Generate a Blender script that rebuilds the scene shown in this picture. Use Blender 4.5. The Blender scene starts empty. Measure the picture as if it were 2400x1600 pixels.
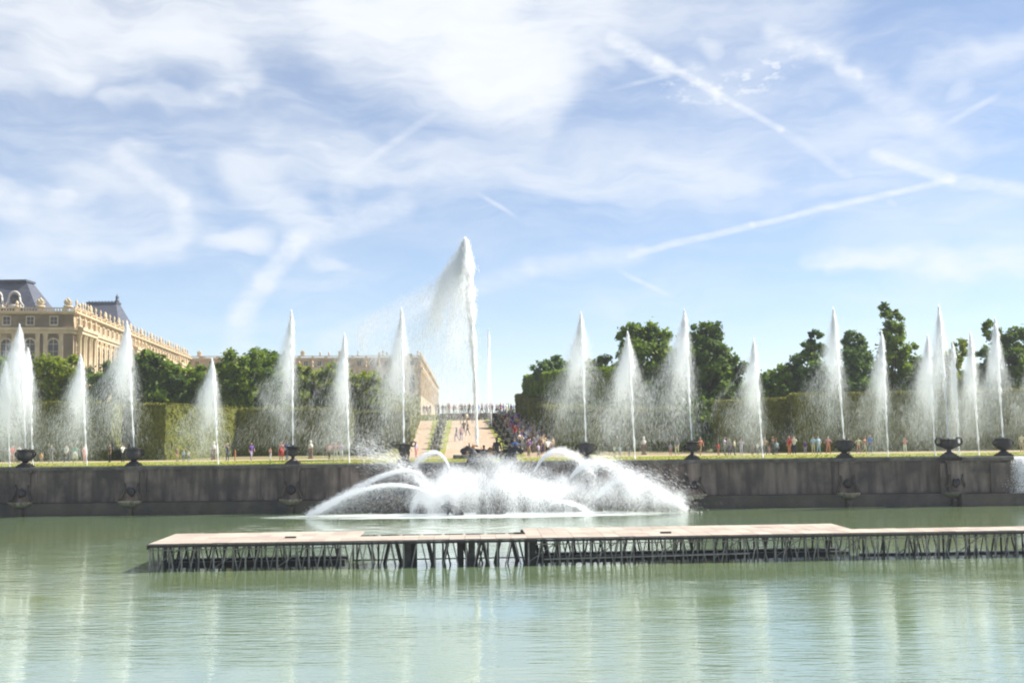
import bpy, math, random
import numpy as np
from mathutils import Vector, Matrix
random.seed(11)
rng = np.random.default_rng(11)
sc = bpy.context.scene
COL = sc.collection
R = math.radians

# ------------------------------------------------------------------ camera
CAMZ, FPX, PITCH, ROLL = 6.9, 2573.0, math.atan(200 / 2573.0), R(0.66)
F_ = Vector((0, math.cos(PITCH), math.sin(PITCH)))
R0 = Vector((1, 0, 0)); U0 = Vector((0, -math.sin(PITCH), math.cos(PITCH)))
RI = math.cos(ROLL) * R0 - math.sin(ROLL) * U0
UP = math.sin(ROLL) * R0 + math.cos(ROLL) * U0
cd = bpy.data.cameras.new('camera'); cam = bpy.data.objects.new('camera', cd); COL.objects.link(cam)
cd.sensor_width = 36; cd.sensor_fit = 'HORIZONTAL'; cd.lens = 36 * FPX / 2400
cd.clip_start = 0.5; cd.clip_end = 9000
cam.matrix_world = Matrix(((RI.x, UP.x, -F_.x, 0), (RI.y, UP.y, -F_.y, 0), (RI.z, UP.z, -F_.z, CAMZ), (0, 0, 0, 1)))
sc.camera = cam

def ray(px, py):
    return (F_ * FPX + RI * (px - 1200) - UP * (py - 800)).normalized()
def at(px, py, Y):                       # survey point seen at photo pixel, at distance Y
    d = ray(px, py); return Vector((0, 0, CAMZ)) + d * (Y / d.y)
def onz(px, py, z):
    d = ray(px, py); return Vector((0, 0, CAMZ)) + d * ((z - CAMZ) / d.z)

# ------------------------------------------------------------------ world and sun
SUN_EL, SUN_AZ = R(47), R(13)            # azimuth measured from +X (right) towards +Y (away)
sdir = Vector((math.cos(SUN_EL) * math.cos(SUN_AZ), math.cos(SUN_EL) * math.sin(SUN_AZ), math.sin(SUN_EL)))
w = bpy.data.worlds.new('World'); sc.world = w; w.use_nodes = True
NT = w.node_tree; NT.nodes.clear()
def wn(t, **k):
    n = NT.nodes.new(t)
    for a, b in k.items(): setattr(n, a, b)
    return n
def wl(a, b): NT.links.new(a, b)
def wm(op, a, b=None, c=None):
    n = wn('ShaderNodeMath', operation=op)
    for i, v in enumerate((a, b, c)):
        if v is None: continue
        if isinstance(v, (int, float)): n.inputs[i].default_value = v
        else: wl(v, n.inputs[i])
    return n.outputs[0]
def wv(op, a, b=None, s=None):
    n = wn('ShaderNodeVectorMath', operation=op)
    for i, v in enumerate((a, b)):
        if v is None: continue
        if isinstance(v, tuple): n.inputs[i].default_value = v
        else: wl(v, n.inputs[i])
    if s is not None:
        if isinstance(s, (int, float)): n.inputs['Scale'].default_value = s
        else: wl(s, n.inputs['Scale'])
    return n.outputs['Value'] if op in ('DOT_PRODUCT', 'LENGTH') else n.outputs[0]
sky = wn('ShaderNodeTexSky', sky_type='NISHITA')
sky.sun_disc = False; sky.sun_elevation = SUN_EL
sky.sun_rotation = math.atan2(sdir.x, sdir.y)
sky.altitude = 1800; sky.air_density = 1.0; sky.dust_density = 0.02; sky.ozone_density = 1.6
tc = wn('ShaderNodeTexCoord')
D = wv('NORMALIZE', tc.outputs['Generated'])
sep = wn('ShaderNodeSeparateXYZ'); wl(D, sep.inputs[0])
AZ = wm('MULTIPLY', wm('ARCTAN2', sep.outputs[0], sep.outputs[1]), 180 / math.pi)
EL = wm('MULTIPLY', wm('ARCSINE', sep.outputs[2]), 180 / math.pi)
cmb = wn('ShaderNodeCombineXYZ'); wl(AZ, cmb.inputs[0]); wl(EL, cmb.inputs[1])
P0 = cmb.outputs[0]
def noise(vec, scale, detail=5, rough=0.55, dist=0.0, sx=1, sy=1, off=0.0):
    mp = wn('ShaderNodeMapping'); wl(vec, mp.inputs[0]); mp.inputs['Scale'].default_value = (sx, sy, 1)
    mp.inputs['Location'].default_value = (off, off * .7, off * 1.3)
    n = wn('ShaderNodeTexNoise'); wl(mp.outputs[0], n.inputs['Vector'])
    n.inputs['Scale'].default_value = scale; n.inputs['Detail'].default_value = detail
    n.inputs['Roughness'].default_value = rough; n.inputs['Distortion'].default_value = dist
    return n
wp = noise(P0, 0.26, 3, 0.5, sx=.8, sy=1.4)
WARP = wv('SCALE', wv('SUBTRACT', wp.outputs['Color'], (.5, .5, .5)), s=3.0)
PW = wv('ADD', P0, WARP)                                  # strongly warped: clouds
PT = wv('ADD', P0, wv('SCALE', WARP, s=0.09))             # slightly warped: vapour trails
def ae(px, py):
    d = ray(px, py); return (math.degrees(math.atan2(d.x, d.y)), math.degrees(math.asin(d.z)), 0.0)
DPX = 57.3 / FPX
def stroke(vec, x1, y1, x2, y2, wpx, k, taper=False):
    a, b = ae(x1, y1), ae(x2, y2)
    d = (b[0] - a[0], b[1] - a[1], 0.0); L2 = max(d[0] ** 2 + d[1] ** 2, 1e-6)
    q = wv('SUBTRACT', vec, a)
    dt = wv('DOT_PRODUCT', q, (d[0] / L2, d[1] / L2, 0.0))
    t = wn('ShaderNodeClamp'); wl(dt, t.inputs[0])
    dist = wv('LENGTH', wv('SUBTRACT', q, wv('SCALE', d, s=t.outputs[0])))
    mr = wn('ShaderNodeMapRange', interpolation_type='SMOOTHERSTEP'); wl(dist, mr.inputs[0])
    mr.inputs[1].default_value = wpx * DPX * (1.3 if vec is PW else .95); mr.inputs[2].default_value = 0
    mr.inputs[3].default_value = 0; mr.inputs[4].default_value = k
    if taper: return wm('MULTIPLY', mr.outputs[0], wm('MULTIPLY', wm('MULTIPLY', t.outputs[0], 4.0), wm('SUBTRACT', 1.0, t.outputs[0])))
    return mr.outputs[0]
def total(vec, items):                     # each stroke is summed as soon as it is made: keeps the shader stack small
    s = stroke(vec, *items[0])
    for b in items[1:]: s = wm('ADD', s, stroke(vec, *b))
    return s
banks = [(-300, -20, 1150, -40, 140, .95), (130, 120, 520, 120, 70, .7), (840, 60, 1240, 190, 150, 1.5),
         (1000, 20, 1330, 40, 150, 1.1), (1080, 190, 1290, 255, 70, .8), (-80, 175, 200, 178, 34, .8), (250, 232, 560, 236, 30, .55),
         (500, 215, 600, 195, 45, .55), (-50, 300, 700, 330, 200, .20), (640, 345, 1750, 395, 70, .46),
         (800, 400, 1800, 420, 60, .25), (560, 400, 720, 520, 55, .55), (470, 567, 650, 573, 34, .8, True), (706, 575, 879, 605, 26, .75, True),
         (200, 570, 420, 580, 36, .45), (60, 450, 150, 440, 30, .75), (-40, 440, 40, 470, 42, .8), (150, 440, 350, 370, 50, .35),
         (100, 520, 420, 520, 90, .35), (-100, 620, 150, 560, 110, .35),
         (1375, 140, 1465, 142, 26, .55, True), (1628, 91, 1702, 114, 24, .6, True), (1450, 20, 1900, 40, 130, .38),
         (1890, 600, 2500, 612, 30, .75), (1950, 630, 2500, 648, 20, .4), (2100, 330, 1700, 250, 170, .18),
         (2150, 180, 2450, 90, 45, .45), (2240, 216, 2300, 209, 18, .4, True), (1500, 300, 2400, 520, 200, .12)]
trails = [(280, 365, 420, 470, 34, .45), (420, 470, 430, 530, 44, .45), (940, 480, 690, 565, 55, .42), (700, 560, 620, 660, 40, .62),
          (620, 660, 560, 740, 46, .48), (570, 740, 550, 860, 60, .32), (1070, 231, 770, 434, 16, .28, True), (820, 400, 800, 470, 50, .22),
          (1440, 95, 1560, 160, 34, .85), (1540, 140, 1680, 215, 17, .75), (1620, 160, 1680, 215, 40, .25), (1680, 215, 1830, 305, 13, .5),
          (1830, 305, 1990, 410, 18, .22), (1420, 212, 1600, 168, 9, .3, True), (1810, 75, 1960, 140, 38, .5), (1970, 165, 2010, 175, 22, .6),
          (2010, 180, 2160, 290, 55, .34), (2160, 290, 2260, 350, 40, .22), (2050, 360, 2230, 420, 22, .6), (2230, 420, 2500, 462, 26, .55),
          (1480, 596, 1760, 526, 14, .55), (1760, 526, 2230, 420, 12, .62), (1240, 625, 1500, 592, 34, .3), (1000, 705, 1240, 630, 42, .25),
          (770, 800, 1010, 705, 50, .32), (1441, 628, 1584, 698, 10, .38, True), (1112, 449, 1218, 516, 9, .42, True), (2205, 299, 2355, 216, 12, .4, True),
          (2075, 468, 2105, 482, 12, .2, True), (1740, 130, 1840, 110, 26, .22)]
ripple = [(1560, 210, 1800, 180, 48, 1.0), (1700, 180, 1900, 130, 40, 1.0)]
n_str = noise(PW, 0.42, 5, 0.58, 0.0, sx=0.4, sy=1.9, off=3.1)        # combed cirrus
n_soft = noise(PW, 0.16, 2, 0.5, 0.0, sx=0.7, sy=1.3, off=8.0)
n_fine = noise(PT, 1.6, 3, 0.6, 0.0, sx=0.8, sy=1.5, off=1.0)
def ramp(v, a, b, lo=0.0, hi=1.0):
    mr = wn('ShaderNodeMapRange', interpolation_type='SMOOTHSTEP'); wl(v, mr.inputs[0])
    for i, x in enumerate((a, b, lo, hi)): mr.inputs[i + 1].default_value = x
    return mr.outputs[0]
mod = wm('ADD', 0.5, wm('MULTIPLY', ramp(n_str.outputs[0], .25, .75), .8))
bank_v = wm('MULTIPLY', total(PW, banks), mod)
trail_v = wm('MULTIPLY', total(PT, trails), wm('ADD', .62, wm('MULTIPLY', ramp(n_fine.outputs[0], .35, .7), .55)))
rip_v = wm('MULTIPLY', total(PW, ripple), ramp(n_fine.outputs[0], .5, .7, 0, .55))
veil = wm('ADD', .13, wm('MULTIPLY', ramp(n_str.outputs[0], .3, .85), ramp(n_soft.outputs[0], .3, .7, .12, .38)))
csum = wm('ADD', wm('ADD', bank_v, trail_v), wm('ADD', rip_v, veil))
cloud = wm('MULTIPLY', wm('SUBTRACT', 1.0, wm('EXPONENT', wm('MULTIPLY', csum, -1.25))), .98)
CLOUD_LUM = 6.9
mix = wn('ShaderNodeMix', data_type='RGBA'); wl(cloud, mix.inputs['Factor'])
tint = wn('ShaderNodeMix', data_type='RGBA', blend_type='MULTIPLY'); tint.inputs['Factor'].default_value = 1.0
wl(sky.outputs[0], tint.inputs['A']); tint.inputs['B'].default_value = (.98, 1.0, 1.04, 1)
wl(tint.outputs['Result'], mix.inputs['A']); mix.inputs['B'].default_value = (CLOUD_LUM * .95, CLOUD_LUM * 0.985, CLOUD_LUM * 1.03, 1)
bg = wn('ShaderNodeBackground'); wl(mix.outputs['Result'], bg.inputs[0]); bg.inputs[1].default_value = 0.078
w.cycles.sampling_method = 'NONE'
wo = wn('ShaderNodeOutputWorld'); wl(bg.outputs[0], wo.inputs[0])

sd = bpy.data.lights.new('sun', 'SUN'); sun = bpy.data.objects.new('sun', sd); COL.objects.link(sun)
sd.energy = 5.0; sd.angle = R(0.53); sd.color = (1.0, 0.955, 0.87)
sun.rotation_euler = sdir.to_track_quat('Z', 'Y').to_euler(); sun.location = (60, 10, 80)
sc.view_settings.view_transform = 'Standard'; sc.view_settings.look = 'None'
sc.view_settings.exposure = 0.95; sc.view_settings.gamma = 1; sc.view_settings.use_curve_mapping = False
sc.render.engine = 'CYCLES'
sc.cycles.use_denoising = True; sc.cycles.filter_width = 2.0
sc.cycles.max_bounces = 8; sc.cycles.diffuse_bounces = 7; sc.cycles.glossy_bounces = 2; sc.cycles.transmission_bounces = 2; sc.cycles.transparent_max_bounces = 8
sc.cycles.caustics_reflective = False; sc.cycles.caustics_refractive = False

# ------------------------------------------------------------------ materials
MATS = {}
def mat(name, c1, c2=None, scale=1.0, rough=0.8, bump=0.0, bscale=None, stretch=(1, 1, 1), lo=.35, hi=.65, metal=0.0, trans=0.0,
        c3=None, s3=None, detail=5, spec=0.5):
    if name in MATS: return MATS[name]
    m = bpy.data.materials.new(name); m.use_nodes = True; nt = m.node_tree; b = nt.nodes['Principled BSDF']
    b.inputs['Roughness'].default_value = rough; b.inputs['Metallic'].default_value = metal
    b.inputs['Specular IOR Level'].default_value = spec
    N = nt.nodes.new
    if c2 is None: b.inputs['Base Color'].default_value = (*c1, 1); col = None
    else:
        geo = N('ShaderNodeNewGeometry'); mp = N('ShaderNodeMapping'); nt.links.new(geo.outputs['Position'], mp.inputs[0]); mp.inputs['Scale'].default_value = stretch
        ns = N('ShaderNodeTexNoise'); nt.links.new(mp.outputs[0], ns.inputs['Vector']); ns.inputs['Scale'].default_value = scale; ns.inputs['Detail'].default_value = detail
        cr = N('ShaderNodeValToRGB'); nt.links.new(ns.outputs[0], cr.inputs[0])
        cr.color_ramp.elements[0].position = lo; cr.color_ramp.elements[1].position = hi
        cr.color_ramp.elements[0].color = (*c1, 1); cr.color_ramp.elements[1].color = (*c2, 1)
        col = cr.outputs[0]
        if c3 is not None:
            n3 = N('ShaderNodeTexNoise'); nt.links.new(geo.outputs['Position'], n3.inputs['Vector']); n3.inputs['Scale'].default_value = s3; n3.inputs['Detail'].default_value = 3
            mr = N('ShaderNodeMapRange'); nt.links.new(n3.outputs[0], mr.inputs[0]); mr.inputs[1].default_value = .42; mr.inputs[2].default_value = .68
            mx = N('ShaderNodeMix'); mx.data_type = 'RGBA'; nt.links.new(mr.outputs[0], mx.inputs['Factor']); nt.links.new(col, mx.inputs['A']); mx.inputs['B'].default_value = (*c3, 1)
            col = mx.outputs['Result']
        nt.links.new(col, b.inputs['Base Color'])
        if bump:
            bp = N('ShaderNodeBump'); bp.inputs['Strength'].default_value = bump; bp.inputs['Distance'].default_value = 0.1
            nb = N('ShaderNodeTexNoise'); nb.inputs['Scale'].default_value = bscale or scale * 4; nb.inputs['Detail'].default_value = 6
            nt.links.new(geo.outputs['Position'], nb.inputs['Vector']); nt.links.new(nb.outputs[0], bp.inputs['Height']); nt.links.new(bp.outputs[0], b.inputs['Normal'])
    if trans:
        tr = N('ShaderNodeBsdfTranslucent'); ms = N('ShaderNodeMixShader'); ms.inputs[0].default_value = trans
        if col is not None: nt.links.new(col, tr.inputs[0])
        else: tr.inputs[0].default_value = (*c1, 1)
        nt.links.new(b.outputs[0], ms.inputs[1]); nt.links.new(tr.outputs[0], ms.inputs[2])
        nt.links.new(ms.outputs[0], nt.nodes['Material Output'].inputs[0])
    MATS[name] = m; return m

M_grass = mat('lawn_grass', (.17, .205, .012), (.25, .27, .015), 1.3, .9, .15, 9, c3=(.23, .22, .02), s3=.25)
M_gravel = mat('gravel_path', (.36, .265, .175), (.46, .345, .24), .9, .95, .3, 20)
M_ground = mat('park_ground', (.10, .12, .02), (.17, .17, .04), .5, .95, .3, 8, c3=(.25, .19, .11), s3=.05)
M_wall = mat('wet_stone', (.085, .062, .050), (.43, .325, .26), 1.25, .7, .6, 7, stretch=(1.4, 1.4, .19), lo=.36, hi=.76, c3=(.07, .054, .046), s3=.55)
M_plinth = mat('plinth_stone', (.022, .018, .015), (.095, .072, .05), .9, .45, .5, 6, stretch=(1, 1, .5), c3=(.055, .042, .02), s3=.5)
M_coping = mat('coping_stone', (.075, .068, .06), (.17, .155, .13), 1.5, .6, .4, 9)
M_lip = mat('shell_lip_stone', (.16, .145, .11), (.33, .30, .23), 3, .45, .4, 9)
M_lead = mat('dark_lead', (.018, .017, .018), (.055, .05, .048), 2.2, .42, .4, 8, metal=.35)
M_statue = mat('pale_statue_stone', (.50, .47, .40), (.68, .65, .58), 3, .8)
M_gilt = mat('brown_bronze', (.20, .10, .045), (.32, .17, .07), 2, .6, .3, 7, metal=.2)
M_hedge = mat('hedge_leaves', (.062, .075, .009), (.185, .19, .019), 1.6, .85, .0, trans=.22, lo=.3, hi=.72, c3=(.21, .205, .02), s3=.22, stretch=(1, 1, .6))
M_hcore = mat('hedge_core', (.056, .068, .010), (.16, .168, .018), 2.4, .95, .9, 6, lo=.3, hi=.7, stretch=(1, 1, .5))
M_leafA = mat('leaf_mid_green', (.065, .125, .008), (.26, .36, .018), .55, .7, trans=.5, lo=.33, hi=.66)
M_leafB = mat('leaf_yellow_green', (.12, .17, .010), (.33, .39, .02), .5, .7, trans=.5, lo=.3, hi=.68)
M_leafC = mat('leaf_dark_green', (.045, .092, .010), (.19, .285, .018), .5, .7, trans=.48, lo=.33, hi=.68)
M_leafD = mat('leaf_blue_green', (.052, .108, .028), (.19, .295, .052), .6, .7, trans=.48, lo=.33, hi=.68)
M_yew = mat('yew_needles', (.012, .022, .008), (.035, .048, .012), 2, .85)
M_bark = mat('bark', (.05, .036, .022), (.10, .075, .048), 2, .9, .6, 9, stretch=(1, 1, .3))
M_palace = mat('palace_limestone', (.43, .32, .19), (.57, .44, .275), .35, .85, .25, 3, c3=(.38, .29, .19), s3=.12)
M_trim = mat('palace_trim_stone', (.54, .42, .265), (.66, .53, .35), .8, .8, .2, 5)
M_shade = mat('palace_recess_stone', (.30, .21, .12), (.40, .29, .17), .8, .85)
M_slate = mat('slate_roof', (.055, .062, .085), (.10, .105, .13), .9, .5, .3, 6, stretch=(1, 1, 3))
M_leadtrim = mat('roof_lead_trim', (.04, .05, .075), (.08, .09, .115), 1, .45)
M_glass = mat('window_glass', (.035, .028, .022), (.075, .055, .040), .8, .12)
M_frame = mat('window_frame', (.42, .34, .24), None)
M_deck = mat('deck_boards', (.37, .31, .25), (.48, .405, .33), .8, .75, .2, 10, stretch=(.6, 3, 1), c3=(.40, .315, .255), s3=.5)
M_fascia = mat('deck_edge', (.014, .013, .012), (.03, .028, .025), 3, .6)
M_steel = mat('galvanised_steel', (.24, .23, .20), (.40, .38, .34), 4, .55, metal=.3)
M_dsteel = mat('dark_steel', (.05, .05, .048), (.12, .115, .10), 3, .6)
M_float = mat('pontoon_black', (.015, .016, .02), (.04, .04, .045), 2, .5)
M_rock = mat('wet_rock', (.02, .019, .018), (.075, .068, .058), 2, .5, .8, 6)
M_relief = mat('grey_basin_stone', (.13, .13, .125), (.27, .26, .24), 1.6, .8, .7, 6)

def vary(m, amt):                                   # each board or stone a little lighter or darker than its neighbours
    nt = m.node_tree; b = nt.nodes['Principled BSDF']; src = b.inputs['Base Color'].links[0].from_socket
    oi = nt.nodes.new('ShaderNodeObjectInfo'); mr = nt.nodes.new('ShaderNodeMapRange'); nt.links.new(oi.outputs['Random'], mr.inputs[0]); mr.inputs[3].default_value = 1 - amt; mr.inputs[4].default_value = 1 + amt
    hs = nt.nodes.new('ShaderNodeHueSaturation'); nt.links.new(src, hs.inputs['Color']); nt.links.new(mr.outputs[0], hs.inputs['Value']); nt.links.new(hs.outputs[0], b.inputs['Base Color'])
vary(M_deck, .16); vary(M_coping, .25); vary(M_wall, .15); vary(M_lead, .3)
def glassy_water():
    m = bpy.data.materials.new('basin_water'); m.use_nodes = True; nt = m.node_tree; b = nt.nodes['Principled BSDF']; N = nt.nodes.new
    nt.nodes.remove(b); b = N('ShaderNodeBsdfDiffuse'); gl = N('ShaderNodeBsdfGlossy'); gl.inputs['Roughness'].default_value = .04; gl.inputs['Color'].default_value = (.97, 1, 1, 1)
    geo = N('ShaderNodeNewGeometry')
    big = N('ShaderNodeTexNoise'); big.inputs['Scale'].default_value = .05; big.inputs['Detail'].default_value = 3; nt.links.new(geo.outputs['Position'], big.inputs['Vector'])
    cr = N('ShaderNodeValToRGB'); nt.links.new(big.outputs[0], cr.inputs[0])
    cr.color_ramp.elements[0].color = (.155, .235, .130, 1); cr.color_ramp.elements[1].color = (.190, .245, .108, 1)
    cr.color_ramp.elements[0].position = .35; cr.color_ramp.elements[1].position = .65
    nt.links.new(cr.outputs[0], b.inputs['Color'])
    def wav(scale, sx, sy, det):
        mp = N('ShaderNodeMapping'); nt.links.new(geo.outputs['Position'], mp.inputs[0]); mp.inputs['Scale'].default_value = (sx, sy, 1); mp.inputs['Rotation'].default_value = (0, 0, .12)
        n = N('ShaderNodeTexNoise'); nt.links.new(mp.outputs[0], n.inputs['Vector']); n.inputs['Scale'].default_value = scale; n.inputs['Detail'].default_value = det; n.inputs['Roughness'].default_value = .5
        return n.outputs[0]
    # calmer and rougher patches
    pm = N('ShaderNodeMapping'); nt.links.new(geo.outputs['Position'], pm.inputs[0]); pm.inputs['Scale'].default_value = (.035, .10, 1)
    pn = N('ShaderNodeTexNoise'); nt.links.new(pm.outputs[0], pn.inputs['Vector']); pn.inputs['Scale'].default_value = 1; pn.inputs['Detail'].default_value = 3
    pr = N('ShaderNodeMapRange'); nt.links.new(pn.outputs[0], pr.inputs[0]); pr.inputs[1].default_value = .35; pr.inputs[2].default_value = .65; pr.inputs[3].default_value = .25; pr.inputs[4].default_value = 1.5
    s1 = N('ShaderNodeMath'); s1.operation = 'MULTIPLY'; nt.links.new(wav(1.5, .55, 2.2, 4), s1.inputs[0]); s1.inputs[1].default_value = .75
    s2 = N('ShaderNodeMath'); s2.operation = 'MULTIPLY_ADD'; nt.links.new(wav(.3, .6, 1.6, 2), s2.inputs[0]); s2.inputs[1].default_value = .9; nt.links.new(s1.outputs[0], s2.inputs[2])
    bp = N('ShaderNodeBump'); bp.inputs['Distance'].default_value = .055
    ml = N('ShaderNodeMath'); ml.operation = 'MULTIPLY'; nt.links.new(pr.outputs[0], ml.inputs[0]); ml.inputs[1].default_value = .62
    nt.links.new(ml.outputs[0], bp.inputs['Strength']); nt.links.new(s2.outputs[0], bp.inputs['Height']); nt.links.new(bp.outputs[0], b.inputs['Normal']); nt.links.new(bp.outputs[0], gl.inputs['Normal'])
    fr = N('ShaderNodeFresnel'); fr.inputs[0].default_value = 1.333; nt.links.new(bp.outputs[0], fr.inputs['Normal'])
    fm = N('ShaderNodeMath'); fm.operation = 'MULTIPLY_ADD'; fm.use_clamp = True; nt.links.new(fr.outputs[0], fm.inputs[0]); fm.inputs[1].default_value = .55; fm.inputs[2].default_value = .44
    ms = N('ShaderNodeMixShader'); nt.links.new(fm.outputs[0], ms.inputs[0]); nt.links.new(b.outputs[0], ms.inputs[1]); nt.links.new(gl.outputs[0], ms.inputs[2]); nt.links.new(ms.outputs[0], nt.nodes['Material Output'].inputs[0])
    return m
M_water = glassy_water()

def droplet_mat():
    m = bpy.data.materials.new('water_spray'); m.use_nodes = True; nt = m.node_tree; nt.nodes.clear(); N = nt.nodes.new
    d = N('ShaderNodeBsdfDiffuse'); d.inputs[0].default_value = (.545, .55, .555, 1)
    t = N('ShaderNodeBsdfTranslucent'); t.inputs[0].default_value = (.545, .55, .555, 1)
    ms = N('ShaderNodeAddShader')                      # drops scatter light to both sides
    o = N('ShaderNodeOutputMaterial')
    nt.links.new(d.outputs[0], ms.inputs[0]); nt.links.new(t.outputs[0], ms.inputs[1]); nt.links.new(ms.outputs[0], o.inputs[0])
    return m
M_spray = droplet_mat()

def foam_mat():
    m = bpy.data.materials.new('churned_foam'); m.use_nodes = True; nt = m.node_tree; b = nt.nodes['Principled BSDF']; N = nt.nodes.new
    b.inputs['Base Color'].default_value = (.82, .86, .82, 1); b.inputs['Roughness'].default_value = .7
    tcx = N('ShaderNodeTexCoord'); at_ = N('ShaderNodeAttribute'); at_.attribute_name = 'dense'
    mp = N('ShaderNodeMapping'); nt.links.new(tcx.outputs['Object'], mp.inputs[0]); mp.inputs['Scale'].default_value = (.5, 2.2, 1)
    n = N('ShaderNodeTexNoise'); nt.links.new(mp.outputs[0], n.inputs['Vector']); n.inputs['Scale'].default_value = .9; n.inputs['Detail'].default_value = 8; n.inputs['Roughness'].default_value = .65
    ad = N('ShaderNodeMath'); ad.operation = 'ADD'; nt.links.new(n.outputs[0], ad.inputs[0]); nt.links.new(at_.outputs['Fac'], ad.inputs[1])
    mr = N('ShaderNodeMapRange'); nt.links.new(ad.outputs[0], mr.inputs[0]); mr.inputs[1].default_value = .85; mr.inputs[2].default_value = 1.35
    tr = N('ShaderNodeBsdfTransparent'); ms = N('ShaderNodeMixShader'); nt.links.new(mr.outputs[0], ms.inputs[0]); nt.links.new(tr.outputs[0], ms.inputs[1]); nt.links.new(b.outputs[0], ms.inputs[2])
    nt.links.new(ms.outputs[0], nt.nodes['Material Output'].inputs[0])
    return m
M_foam = foam_mat()

# ------------------------------------------------------------------ mesh helpers
def tag(o, label=None, cat=None, group=None, kind=None):
    if label: o['label'] = label
    if cat: o['category'] = cat
    if group: o['group'] = group
    if kind: o['kind'] = kind
    return o
def empty(name, loc, rz=0, label=None, cat=None, group=None):
    o = bpy.data.objects.new(name, None); COL.objects.link(o); o.location = loc; o.rotation_euler = (0, 0, rz)
    o.empty_display_size = .3
    return tag(o, label, cat, group)
def link(name, me, m=None, parent=None, loc=None, world=None):
    o = bpy.data.objects.new(name, me); COL.objects.link(o)
    if m is not None and not me.materials: me.materials.append(m)
    if parent is not None: o.parent = parent
    if loc is not None: o.location = loc
    return o
def np_mesh(name, V, Fc, smooth=False):
    """V (n,3); Fc (k,m) all faces with m corners"""
    me = bpy.data.meshes.new(name); V = np.asarray(V, np.float32); Fc = np.asarray(Fc, np.int32); k, m = Fc.shape
    me.vertices.add(len(V)); me.vertices.foreach_set('co', V.ravel())
    me.loops.add(k * m); me.loops.foreach_set('vertex_index', Fc.ravel())
    me.polygons.add(k); me.polygons.foreach_set('loop_start', np.arange(0, k * m, m, dtype=np.int32))
    me.update(calc_edges=True)
    if smooth: me.polygons.foreach_set('use_smooth', np.ones(k, bool))
    return me
class MB:
    def __init__(s): s.v = []; s.f = []
    def add(s, vs, fs):
        b = len(s.v); s.v += [tuple(v) for v in vs]; s.f += [tuple(i + b for i in f) for f in fs]; return s
    def box(s, x0, x1, y0, y1, z0, z1):
        return s.add([(x0, y0, z0), (x1, y0, z0), (x1, y1, z0), (x0, y1, z0), (x0, y0, z1), (x1, y0, z1), (x1, y1, z1), (x0, y1, z1)],
                     [(0, 3, 2, 1), (4, 5, 6, 7), (0, 1, 5, 4), (1, 2, 6, 5), (2, 3, 7, 6), (3, 0, 4, 7)])
    def hexa(s, lo, hi):      # two quads of four points, counter-clockwise seen from above
        return s.add(list(lo) + list(hi), [(0, 3, 2, 1), (4, 5, 6, 7), (0, 1, 5, 4), (1, 2, 6, 5), (2, 3, 7, 6), (3, 0, 4, 7)])
    def tube(s, pts, rad, n=8, cap=True):
        pts = [Vector(p) for p in pts]; rad = rad if isinstance(rad, (list, tuple)) else [rad] * len(pts)
        vs = []; up = Vector((.13, .21, 1)).normalized(); prev = None
        for i, p in enumerate(pts):
            t = (pts[min(i + 1, len(pts) - 1)] - pts[max(i - 1, 0)]).normalized()
            if prev is None:
                a = t.cross(up)
                if a.length < .1: a = t.cross(Vector((1, 0, 0)))
            else: a = prev - t * prev.dot(t)
            a.normalize(); prev = a; b = t.cross(a)
            for k in range(n):
                q = 2 * math.pi * k / n; vs.append(p + (a * math.cos(q) + b * math.sin(q)) * rad[i])
        fs = []
        for i in range(len(pts) - 1):
            for k in range(n):
                k2 = (k + 1) % n; fs.append((i * n + k, i * n + k2, (i + 1) * n + k2, (i + 1) * n + k))
        if cap: fs += [tuple(range(n))[::-1], tuple(range((len(pts) - 1) * n, len(pts) * n))]
        return s.add(vs, fs)
    def lathe(s, prof, n=16, c=(0, 0, 0), flute=0.0, nf=0, half=False):
        vs = []; fs = []; m = n + 1 if half else n
        for r, z in prof:
            for k in range(m):
                q = (math.pi * k / n + math.pi) if half else 2 * math.pi * k / n
                rr = r * (1 + flute * math.cos(nf * q)) if nf else r
                vs.append((c[0] + rr * math.cos(q), c[1] + rr * math.sin(q), c[2] + z))
        for i in range(len(prof) - 1):
            for k in range(n if half else m):
                k2 = (k + 1) % m
                fs.append((i * m + k, i * m + k2, (i + 1) * m + k2, (i + 1) * m + k))
        if not half:
            if prof[0][0] > 1e-3: fs.append(tuple(range(m))[::-1])
            if prof[-1][0] > 1e-3: fs.append(tuple(range((len(prof) - 1) * m, len(prof) * m)))
        return s.add(vs, fs)
    def blob(s, c, r, amp=.25, n=10, seed=0):
        rx, ry, rz = r if isinstance(r, (tuple, list)) else (r, r, r); vs = []; fs = []; h = n // 2 + 1
        for i in range(h + 1):
            th = math.pi * i / h
            for k in range(n):
                ph = 2 * math.pi * k / n; d = Vector((math.sin(th) * math.cos(ph), math.sin(th) * math.sin(ph), math.cos(th)))
                f = 1 + amp * math.sin(3.1 * d.x + 2.3 * d.y + seed) * math.cos(2.7 * d.z + 1.9 * d.y + seed * 1.7) + amp * .6 * math.sin(6.3 * d.x - 5.1 * d.z + seed * 2.3)
                vs.append((c[0] + d.x * rx * f, c[1] + d.y * ry * f, c[2] + d.z * rz * f))
        for i in range(h):
            for k in range(n):
                k2 = (k + 1) % n; fs.append((i * n + k, (i + 1) * n + k, (i + 1) * n + k2, i * n + k2))
        return s.add(vs, fs)
    def mesh(s, name, smooth=False):
        me = bpy.data.meshes.new(name); me.from_pydata(s.v, [], s.f); me.update()
        if smooth: me.polygons.foreach_set('use_smooth', np.ones(len(me.polygons), bool))
        return me
    def build(s, name, m, parent=None, loc=None, smooth=False):
        return link(name, s.mesh(name, smooth), m, parent, loc)

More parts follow.
